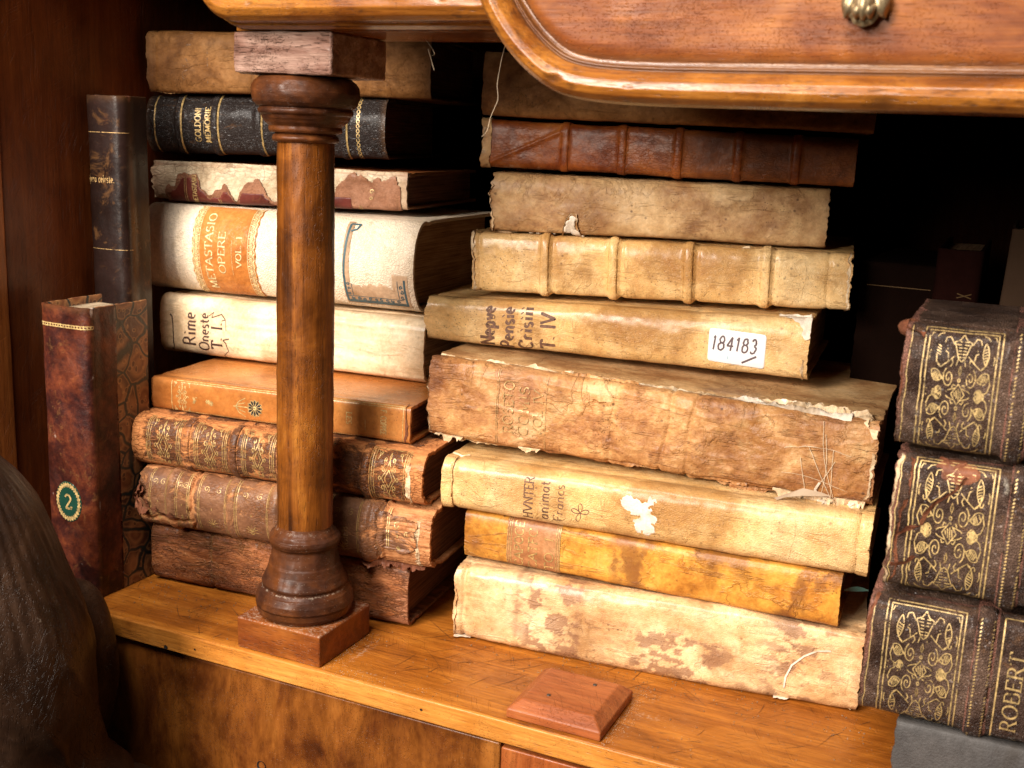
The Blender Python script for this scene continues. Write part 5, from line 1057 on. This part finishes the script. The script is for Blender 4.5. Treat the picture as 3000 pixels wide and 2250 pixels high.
fr([(.182, Vs+.002), (.196, Vs+.003), (.210, Vs+.003)], VELLUM_PALE, .0040, .0030, 47)
fr([(.246, Vs-.008), (.2500, Vs-.012), (.2520, Vs-.016)], VELLUM_PALE, .0050, .0040, 48)
hang(sf, [(.204, .0085), (.214, .0070), (.226, .0066), (.240, .0060), (.251, .0080)], 'torn_skin', FRAY, r, .0085, .0030, 49)
hang(sf, [(.210, .0062), (.220, .0050), (.232, .0050), (.246, .0058)], 'torn_skin', PAPER, r, .0095, .0040, 50)
hang(sf, [(.236, .0090), (.243, .0060), (.2520, .0080)], 'torn_skin', VELLUM_PALE, r, .0120, .0050, 56)
hang(sf, [(.174, .0050), (.190, .0042), (.206, .0050)], 'torn_skin', VELLUM_R, r, .0030, .0014, 57)
hang(sf, [(.004, .0070), (.012, .0055), (.022, .0062)], 'torn_skin', FRAY, r, .0055, .0026, 58)
hang(sf, [(.058, .0085), (.064, .0075), (.072, .0085)], 'torn_skin', FRAY, r, .0030, .0014, 59)

fr([(.2490, .004), (.2520, .012), (.2515, .024), (.2525, .036)], FRAY, -.0028, .0016, 51)
fr([(.004, .0050), (.012, .0035), (.022, .0050), (.034, .0048), (.044, .0060)], FRAY, -.0026, .0022, 52)
fr([(.0006, .006), (.0002, .018), (.0008, .030), (.0006, .042)], FRAY, .0026, .0016, 53)
fr([(.112, .0075), (.150, .0065), (.190, .0070)], VELLUM_R, -.0018, .0014, 54)
fr([(.096, .0330), (.098, .0380), (.104, .0410), (.1120, .0400)], VELLUM_R, .0022, .0018, 55)
# pointed shred hanging below the right end
sh = [(.2140, -.0048, .0015), (.2200, -.0052, .0050), (.2290, -.0040, .0040), (.2350, -.0020, .0020), (.2050, -.0095, -.0040), (.2120, -.0100, .0000), (.2200, -.0075, .0015), (.1985, -.0068, -.0062)]
mesh('torn_shred', sh, [[7, 0, 4], [0, 1, 5, 4], [1, 2, 6, 5], [2, 3, 6]], PAPER, r)
webs = []
for k in range(6):
    u0_ = .226+rnd.uniform(-.008, .010); u1_ = .222+rnd.uniform(-.014, .022); bw = rnd.uniform(-.003, .003)
    webs.append(([(u0_+(u1_-u0_)*t+bw*math.sin(math.pi*t), .008+(Vs-.018)*t*rnd.uniform(.97, 1.)) for t in np.linspace(0, 1, 7)][:rnd.randint(4, 7)], .00026))
for k in range(2):
    v = rnd.uniform(.014, .034); webs.append(([(.208+.034*t, v+.003*math.sin(t*3+k)) for t in np.linspace(0, 1, 8)], .0002))
ribbons(sf, webs, 'cobweb', THREAD, r, h=.0009)
webs = [([(.226+.002*rnd.random(), .0085), (.222+.006*rnd.random(), .012), (.228, .016)], .0012), ([(.2210, .0080), (.226, .0062), (.234, .0055), (.240, .0060)], .0010)]
ribbons(sf, webs, 'torn_thread', PAPER, r, h=.0012)
# 5 Nepve
r, sf, Vs, L = book('book', 'yellow vellum book lettered in brown ink, with a white sticker numbered 184183', (-.0569, .137, .1613), (.1744, .155, .1610), (.0275, .0345), .14, (VELLUM_Y, VELLUM_Y), RG,
    bulge=.0022, corner=.0085, ex=.60, disp=wrinkle(.0003, 36, 50, 17, False), ragL=.0012, ragR=.0008, seed=141, pages=PAGES, thick=.0016,
    masks=mk3(g=lambda U, V, Vs, L: .5*np.clip(fbm(U*60, V*70, 5, 4, 3)*1.8-.35, 0, 1)*sstep(.09, .13, U)))
it = W(words('Nepve', .0092, .0455, Vs*.47, UP, serif=False, length=.0265), .0024)+W(words('Pensie', .0085, .0580, Vs*.46, UP, serif=False, length=.0275), .0022)+W(words('Crisiii', .0085, .0700, Vs*.47, UP, serif=False, length=.0280), .0021)+W(words('T. IV', .0085, .0840, Vs*.46, UP, serif=True, length=.0220), .0021)
ribbons(sf, it, 'ink_title', INK_F, r, nib='pen', thin=.35)
s0, s1, q0, q1 = .1760, .2082, .0118, .0302
def stk(U, V):
    cx_, cy_ = (s0+s1)/2, (q0+q1)/2; a, b = (s1-s0)/2-.0018, (q1-q0)/2-.0018
    dx = np.maximum(np.abs(U-cx_)-a, 0); dy = np.maximum(np.abs(V-cy_+(U-cx_)*.06)-b, 0); return .0018-np.hypot(dx, dy)
sf5 = sf
o = patch(sf, s0-.002, s1+.002, q0-.003, q1+.003, stk, 'sticker', STICKER, r, h=.00045, cell=.0003)
num, wd = text('184183', .0076, serif=False, gap=.17, wob=.016, sx=.86)
num = [[(s0+.0018+x+.12*y, q0+.0078+y-x*.03) for x, y in s] for s in num]
ribbons(sf, [(s, .00095) for s in num]+[([(s0+.0195, q0+.0016), (s0+.0275, q0+.0056)], .0011)], 'sticker_number', PEN, r, h=.0006)
ribbons(sf, [(dot(s0+.0115, q0+.0038, .0006)[0], .0016)], 'ink_dot', BLUEDOT, r, h=.0006)
patch(sf, L-.022, L+.001, .008, Vs+.004, blob([(L-.007, Vs-.0040, .0050), (L-.003, Vs-.008, .0042), (L-.002, Vs-.0135, .0030), (L-.012, Vs-.0030, .0030), (L-.002, Vs-.001, .004)], .0012, 14), 'torn_skin', PAPER, r, h=.0004, curl=.0007, cell=.0004)
fringe(sf, [(L-.019, Vs-.001), (L-.010, Vs-.0005), (L-.001, Vs-.002)], 'torn_skin', PAPER, r, .0022, .0020, s=61)
fringe(sf, [(L-.002, .002), (L-.0015, .010), (L-.002, .018)], 'torn_skin', FRAY, r, .0022, .0008, s=62)
# 6 yellow banded
B6 = (.0462, .0880, .1325, .1765)
def d6(U, V, Vs, L, spw):
    r = bands(B6, .0030, .0015)(U, V, Vs, L, spw)
    for p in B6: r = r-.0007*np.exp(-((U-p-.0050)/.0012)**2)*spw
    r = r-.0022*np.exp(-((U-.1600)/.0060)**2-((V-Vs+.0020)/.0018)**2)
    return r-.0009*np.exp(-((U-.0050)/.0010)**2)*spw-.0008*np.exp(-((L-.0130-U)/.0012)**2)*spw
r, sf, Vs, L = book('book', 'dense yellow vellum book with four raised bands and a small hole in its upper edge', (-.0314, .147, .1935), (.1904, .180, .1990), (.0362, .0325), .13, (VELLUM_Y, VELLUM_Y), RG,
    bulge=.0024, corner=.0062, ex=.50, disp=add(d6, wrinkle(.0003, 50, 50, 19, False)), ragL=.0010, ragR=.0014, seed=151, du=.0009, pages=PAGES,
    masks=mk3(g=lambda U, V, Vs, L: 1.1*np.exp(-((U-.1600)/.0050)**2-((V-Vs+.0014)/.0012)**2)+.35*edges(.0022)(U, V, Vs, L)*(U > .10)+.25*ends(.006)(U, V, Vs, L)))
raised(sf, B6, Vs, VELLUM_Y, r, .0030)
holes = [(dot(rnd.uniform(.180, .218), rnd.uniform(.004, .028), .0003)[0], rnd.uniform(.0004, .0011)) for _ in range(34)]+[(dot(rnd.uniform(.005, .17), rnd.uniform(.003, .032), .0003)[0], rnd.uniform(.0003, .0007)) for _ in range(22)]+[(dot(.0185, .0255, .0004)[0], .0010)]
ribbons(sf, holes, 'worm_holes', INK, r, h=.0001)
fringe(sf, [(.1530, Vs-.0030), (.1570, Vs-.0048), (.1625, Vs-.0045), (.1670, Vs-.0028)], 'torn_skin', VELLUM_PALE, r, .0014, .0014, s=71)
fringe(sf, [(.0005, Vs-.001), (.0002, Vs*.6), (.0004, Vs*.3), (.0010, .002)], 'torn_skin', FRAY, r, .0026, .0010, s=72)
fringe(sf, [(L-.001, .002), (L-.0005, Vs*.4), (L-.001, Vs-.001)], 'torn_skin', VELLUM_PALE, r, -.0034, .0008, s=73, flat=-.9)
# 7 mottled vellum
def d7(U, V, Vs, L, spw):
    h = -.0025*np.exp(-((U-.0495)/.0035)**2-((V-.0085)/.0055)**2)-.0018*np.exp(-((U-.035)/.010)**2-((V-.0020)/.0016)**2)-.0014*np.exp(-((U-.0500)/.0012)**2-((V-Vs+.0055)/.0014)**2)
    return h+.0005*fbm(U*60, V*80, 0, 4, 4)
r, sf, Vs, L = book('book', 'mottled tan vellum book with a torn hole showing white paper low on its left', (-.0211, .150, .2312), (.1726, .187, .2330), (.0350, .0330), .13, (VELLUM_B, VELLUM_B), RG,
    bulge=.0022, corner=.0062, ex=.52, disp=d7, ragL=.0018, ragR=.0012, seed=161, du=.0009, pages=PAGES,
    masks=mk3(g=lambda U, V, Vs, L: .9*np.exp(-((U-.0500)/.0010)**2-((V-Vs+.0055)/.0012)**2)+.6*np.exp(-((U-.014)/.004)**2-((V-.012)/.003)**2), b=lambda U, V, Vs, L: .55*np.clip(fbm(U*70, V*80, 2, 4, 4)*2-.2, 0, 1)*np.exp(-((U-.065)/.03)**2-((V-.024)/.008)**2)+.20*sstep(.03, .1, U)))
patch(sf, .040, .060, .0003, .020, blob([(.0490, .0120, .0028), (.0485, .0080, .0034), (.0520, .0045, .0032), (.0550, .0020, .0022), (.0500, .0150, .0022)], .0010, 15), 'torn_paper', PAPER, r, h=.0012, cell=.0004)
patch(sf, .016, .045, .0002, .007, blob([(.0240, .0030, .0016), (.0290, .0028, .0018), (.0340, .0030, .0016), (.0385, .0028, .0014)], .0006, 16), 'torn_paper', PAPER, r, h=.0008, cell=.0004)
ribbons(sf, W(place(text('comuo', .0026, serif=False)[0], (.0240, .0016), (1, 0), (0, 1)), .0005), 'printed_scrap', INK, r, h=.0011, nib='pen')
fringe(sf, [(.0440, .0030), (.0450, .0080), (.0462, .0140), (.0490, .0175), (.0525, .0175), (.0530, .0120), (.0545, .0060)], 'torn_skin', VELLUM_PALE, r, .0012, .0018, s=81)
fringe(sf, [(.0000, .0330), (.0004, .020), (.0002, .010), (.0010, .001)], 'torn_skin', VELLUM_PALE, r, .0022, .0014, s=82)
fringe(sf, [(.001, .0018), (.008, .0010), (.015, .0012)], 'torn_skin', FRAY, r, -.0024, .0024, s=83)
# 8 red brown banded
B8 = (.0520, .0865, .1195, .1535, .1860)
def d8(U, V, Vs, L, spw):
    k = np.exp(-((V-.0085-(U-.008)*.46)/.0011)**2)*(U < .050)*(U > .006)
    return bands(B8, .0028, .0009)(U, V, Vs, L, spw)+.0010*k*spw
r, sf, Vs, L = book('book', 'red brown calf book with five raised bands and a diagonal fold at its left end', (-.0318, .155, .2690), (.1843, .187, .2675), (.0282, .0268), .13, (CALF_RED, CALF_RED), RG,
    bulge=.0026, corner=.0045, ex=.45, disp=add(d8, wrinkle(.0003, 60, 60, 23, False)), ragL=.0010, seed=171, du=.0009, pages=PAGES_D,
    masks=mk3(g=lambda U, V, Vs, L: .35*sstep(.08, .14, U), b=lambda U, V, Vs, L: .30*sstep(.012, .003, V)*sstep(.07, .02, U)+.18*(U < .06)))  # g darkens the right part, painting in the drawer moulding's shade
raised(sf, B8, Vs, CALF_RED, r, .0027)
patch(sf, -.001, .0085, .0006, Vs-.0006, rect(-.0004, .0060, .0008, Vs-.0008, .0005, 3), 'cap_fold', VELLUM_B, r, h=.0005, curl=.0002, cell=.0006)
fringe(sf, [(.0002, Vs*.75), (-.0008, Vs*.5), (-.0002, Vs*.2)], 'headband', FRAY, r, .0020, .0012, s=91)
# 9 top
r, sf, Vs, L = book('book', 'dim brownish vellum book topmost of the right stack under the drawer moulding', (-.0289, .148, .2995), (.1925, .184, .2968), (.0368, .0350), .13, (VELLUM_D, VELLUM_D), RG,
    bulge=.0020, corner=.005, ex=.42, disp=wrinkle(.0004, 40, 60, 29, False), seed=181, pages=PAGES_D,
    masks=mk3(g=lambda U, V, Vs, L: .7*np.exp(-((V-.003)/.004)**2)*np.clip(fbm(U*60, 0, 0, 3, 3)*2, 0, 1)+.4*edges(.003)(U, V, Vs, L)))
# ================================================================== black gilt volumes at the right edge
def dd(bpos, s):
    return add(bands(bpos, .0042, .0024), wrinkle(.0003, 40, 40, s, False))
ARAB = arabesque()
def gilt(name, label, BLp, BRp, H, s, u0, u1, v0f, v1f, bpos, ragL, extra=None, shear=0., tl=0.):
    r, sf, Vs, L = book(name, label, BLp, BRp, H, .092, (MOROCCO, MOROCCO), DG, bulge=.0065, corner=.0065, ex=.60, joint=.0018, disp=dd(bpos, s), ragL=ragL, seed=s, du=.0007, dv=.0008, inset=.006, pages=PAGES_D,
        masks=mk3(r=lambda U, V, Vs, L: .30*edges(.0045)(U, V, Vs, L)+.50*np.exp(-(U/.0035)**2)+.42*(np.minimum.reduce([np.abs(U-p) for p in bpos]) < .0045),
                  b=lambda U, V, Vs, L: .42*np.clip(fbm(U*60, V*60, s, 3, 6)*2.4-.6, 0, 1)+.22*np.exp(-((U-bpos[0]+.006)/.0025)**2)))
    raised(sf, bpos[:1], Vs, MOROCCO, r, .0040)
    v0, v1 = Vs*v0f, Vs*v1f
    it = frame(u0, u1, v0, v1, .00052, .0017, 2)
    it += [([(u0-.0060, v0), (u0-.0054, v1)], .0004)]
    it += fit(ARAB, u0+.0022, u1-.0022, v0+.0022, v1-.0022, .00040)
    for k in (-.0025, .0025): it += [([(bpos[0]+k, v0+.0015*j), (bpos[0]+k+.0006, v0+.0015*j+.0008)], .0005) for j in range(int((v1-v0)/.0015))]
    it = [q for k, q in enumerate(it) if k < 3 or rnd.random() > (.16 if s == 221 else .05)]
    ribbons(sf, it, 'gilt_tooling', GOLD_D if s != 211 else GOLD, r, h=.0002)
    return r, sf, Vs, L
r, sf, Vs, L = gilt('book', 'black grained morocco volume with gilt arabesques, topmost of the pile at the right edge', (.2350, .030, .1633), (.4150, .030, .1640), .0535, 201, .0080, .0385, .085, .90, (.0470, .0800, .1130), .0004)
fringe(sf, [(.0000, .006), (-.0006, Vs*.3), (.0002, Vs*.5), (.0008, Vs*.72)], 'torn_leather', RUST, r, .0018, .0006, s=101)
fringe(sf, [(.0080, Vs*.86), (.0030, Vs*.87), (-.0006, Vs*.90), (-.0026, Vs*.96), (-.0010, Vs+.001)], 'torn_leather', RUST, r, .0028, .0016, s=102)
T_, Q_ = np.meshgrid(np.linspace(0, 2*math.pi, 25), np.linspace(-1, 1, 17), indexing='ij'); cr = np.sqrt(np.clip(1-Q_**2, 0, 1))
hv = np.stack([.0052*cr*np.cos(T_), .0115*Q_, .0036*cr*np.sin(T_)], -1); hv = hv*(1+.22*fbm(hv[..., 0]*300, hv[..., 1]*300, hv[..., 2]*300, 3, 3))[..., None]+np.array([.0008, .0095, .0505])
mesh('headcap', hv, gridfaces(25, 17), RUST, r, uv=np.stack([T_*.01, Q_*.01], -1), mask=np.zeros((25, 17, 3)))
r, sf, Vs, L = gilt('book', 'black gilt volume torn with red rotted leather, middle of the pile at right edge', (.2372, .030, .0990), (.4180, .030, .0990), .0605, 211, .0078, .0415, .075, .92, (.0505, .0840, .1180), .0008)
fringe(sf, [(.0010, .004), (.0004, Vs*.3), (.0010, Vs*.6), (.0022, Vs*.93)], 'torn_leather', FRAY, r, .0032, .0006, s=111)
fringe(sf, [(.0036, .010), (.0052, Vs*.26), (.0040, Vs*.38), (.0058, Vs*.62), (.0075, Vs*.9)], 'torn_leather', RUST, r, .0020, .0008, s=112)
for k, p in enumerate(([(.0030, Vs*.42), (.0090, Vs*.47), (.0140, Vs*.52), (.0170, Vs*.62), (.0230, Vs*.72), (.0300, Vs*.82)], [(.0030, Vs*.24), (.0080, Vs*.27), (.0120, Vs*.33)], [(.0160, Vs*.93), (.0220, Vs*.88), (.0280, Vs*.90)])):
    fringe(sf, p, 'torn_leather', RUST, r, .0024, .0020, s=113+k)
patch(sf, .006, .034, Vs*.5, Vs*.99, blob([(.0290, Vs*.86, .0050), (.0240, Vs*.84, .0042), (.0200, Vs*.90, .0036), (.0260, Vs*.93, .0030)], .0038, 18, 420), 'worn_patch', RUST, r, h=.0002, cell=.0005)
r, sf, Vs, L = gilt('book', 'black gilt volume lettered ROBERT, lowest of the pile at the right edge', (.2330, .030, .0372), (.4130, .030, .0372), .0565, 221, .0078, .0405, .070, .90, (.0490, .0840, .1180), .0004)
ribbons(sf, W(words('ROBERT', .0060, .0655, Vs*.46, UP, length=.0370), .0009), 'gilt_lettering', GOLD_D, r, h=.0002, nib='lines')
ribbons(sf, frame(.0560, .0790, Vs*.07, Vs*.92, .0006, .0016, 1), 'gilt_tooling', GOLD, r, h=.0002)
fringe(sf, [(.0004, .010), (-.0002, Vs*.3), (.0006, Vs*.55), (.0020, Vs*.8), (.0040, Vs*.93)], 'torn_leather', RUST, r, .0018, .0006, s=121)
r, sf, Vs, L = book('book', 'thick grey cloth covered book lying beneath the black gilt volumes', (.2505, .026, .0010), (.4400, .026, .0010), .0358, .155, (GREY, GREY), None, bulge=.0010, corner=.0030, ex=.35, joint=.0003, seed=231, inset=.004, ragL=.0005,
    masks=mk3(b=lambda U, V, Vs, L: .25*edges(.003)(U, V, Vs, L)))
# ================================================================== upright books at the left
r, sf, Vs, L = book('upright_book', 'upright tree calf book with shell marbled boards and a green number 2 label', (-.2125, .0150, .0005), (-.2125, .0150, .1800), .0385, .0465, (TREE, MARBLE), None, bulge=.0042, corner=.0030, ex=.60, joint=.0003, seed=241, du=.0009, pages=PAGES_L, inset=.0045, ragR=.0004,
    masks=mk3(b=lambda U, V, Vs, L: .40*np.clip(fbm(U*50, V*160, 1, 3, 6)*2.4-.7, 0, 1)+.26*np.exp(-((V-.003)/.004)**2)*(1+fbm(U*120, V*80, 0, 3, 3)), g=lambda U, V, Vs, L: 0*U))
patch(sf, .0003, L-.0003, -.0175, .0010, rect(.0002, L-.0002, -.0168, .002, .0002, 3), 'leather_joint', TREE, r, h=.00012, cell=.0012)
it = []
for v in np.arange(.0020, Vs-.003, .0021): it += [(arc(L-.0115, v, .0009, .00105, 0, 360, 8), .0006), ([(L-.0128, v+.001), (L-.0102, v+.001)], .0004)]
ribbons(sf, it, 'gilt_chain', GOLD, r)
cu, cv = .0600, Vs*.50
patch(sf, cu-.015, cu+.015, cv-.013, cv+.013, lambda U, V: .0102-np.hypot((U-cu)*.80, V-cv), 'number_label', GREEN, r, h=.0003, cell=.0005)
it = []
for k in range(30):
    a = k/30*6.2832; e = 1/.80; R0 = .0086
    it += [([(cu+R0*e*math.cos(a), cv+R0*math.sin(a)), (cu+(R0+.0010*j)*e*math.cos(a+.17), cv+(R0+.0010*j)*math.sin(a+.17))], .0011) for j in (1, -1)]
it += [([(cu+.0086/.8*math.cos(a), cv+.0086*math.sin(a)) for a in np.linspace(0, 6.2832, 50)], .0007)]
two, w2 = text('2', .0092, serif=False); it += [(s, .0013) for s in place(two, (cu-.0046, cv+w2/2), (0, -1), (1, 0))]
ribbons(sf, it, 'gilt_wreath', GOLD, r, h=.0005)
yb = math.radians(90)
r, sf, Vs, L = book('upright_book', 'tall dark polished upright book standing behind the marbled book at the left', (-.2432, .0830, .0005), (-.2432, .0830, .3020), .0300, .0180, (DARKBK, DARKBK), None, bulge=.0060, corner=.0028, ex=.7, joint=.0004, seed=251, pages=PAGES_D, inset=.004, masks=mk3(b=lambda U, V, Vs, L: .38*ends(.006)(U, V, Vs, L)+.30*np.exp(-((V-.0005)/.0010)**2)))
r.rotation_mode = 'XYZ'; r.matrix_world = Matrix.Translation(r.location) @ Matrix.Rotation(math.radians(2), 4, 'Z') @ Matrix.Rotation(-yb, 4, 'Y')
it = [([(u, .001), (u, Vs-.001)], .0004) for u in (.2060, .2790)]
st, w_ = text('Opera celeste.', .0048, serif=False, sx=.75); it += [(s, .0006) for s in place([[(a*(.024/w_), b) for a, b in q] for q in st], (.2480, Vs-.0045), (0, -1), (1, 0))]
ribbons(sf, it, 'gilt_lettering', GOLD_F, r, nib=None)
# ================================================================== shadowy books at the back right
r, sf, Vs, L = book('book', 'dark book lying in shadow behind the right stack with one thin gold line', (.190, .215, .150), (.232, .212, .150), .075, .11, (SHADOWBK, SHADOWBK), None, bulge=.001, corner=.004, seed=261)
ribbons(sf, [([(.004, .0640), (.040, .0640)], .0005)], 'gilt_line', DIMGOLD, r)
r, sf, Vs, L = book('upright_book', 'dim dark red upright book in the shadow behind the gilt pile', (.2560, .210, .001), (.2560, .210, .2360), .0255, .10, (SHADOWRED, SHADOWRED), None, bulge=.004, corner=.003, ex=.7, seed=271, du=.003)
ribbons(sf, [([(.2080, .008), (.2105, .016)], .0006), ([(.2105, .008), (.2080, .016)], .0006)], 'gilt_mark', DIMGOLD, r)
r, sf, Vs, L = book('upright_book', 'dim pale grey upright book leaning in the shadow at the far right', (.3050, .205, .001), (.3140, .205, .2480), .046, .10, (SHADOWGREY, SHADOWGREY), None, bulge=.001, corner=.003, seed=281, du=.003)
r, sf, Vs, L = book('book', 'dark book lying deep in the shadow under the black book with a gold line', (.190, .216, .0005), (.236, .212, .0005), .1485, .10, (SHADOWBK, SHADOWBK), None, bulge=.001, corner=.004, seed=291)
# hanging threads
def thread(pts, label):
    p = np.array(pts, float); q = np.linspace(0, len(p)-1, len(p)*8); c = np.stack([np.interp(q, np.arange(len(p)), p[:, k]) for k in range(3)], 1)
    for _ in range(6): c[1:-1] = (c[:-2]+2*c[1:-1]+c[2:])/4
    th = np.arange(5)*2*math.pi/5; V = c[:, None, :]+.00016*np.stack([np.cos(th), np.sin(th), 0*th], 1)[None]
    tag(mesh('thread', V, gridfaces(len(c), 5, close=True), THREAD), label, 'thread')
thread([(.0405, .030, .3338), (.0370, .032, .3240), (.0345, .033, .3120), (.0352, .034, .3050), (.0300, .036, .2960), (.0290, .036, .2900), (.0255, .037, .2870)], 'pale hair thin thread hanging below the rail between the two stacks')
thread([(-.005, .030, .3338), (-.001, .031, .3290), (.001, .032, .3255), (-.002, .032, .3245), (-.003, .031, .3290), (.000, .033, .3180)], 'short looped thread hanging beside the capital block')
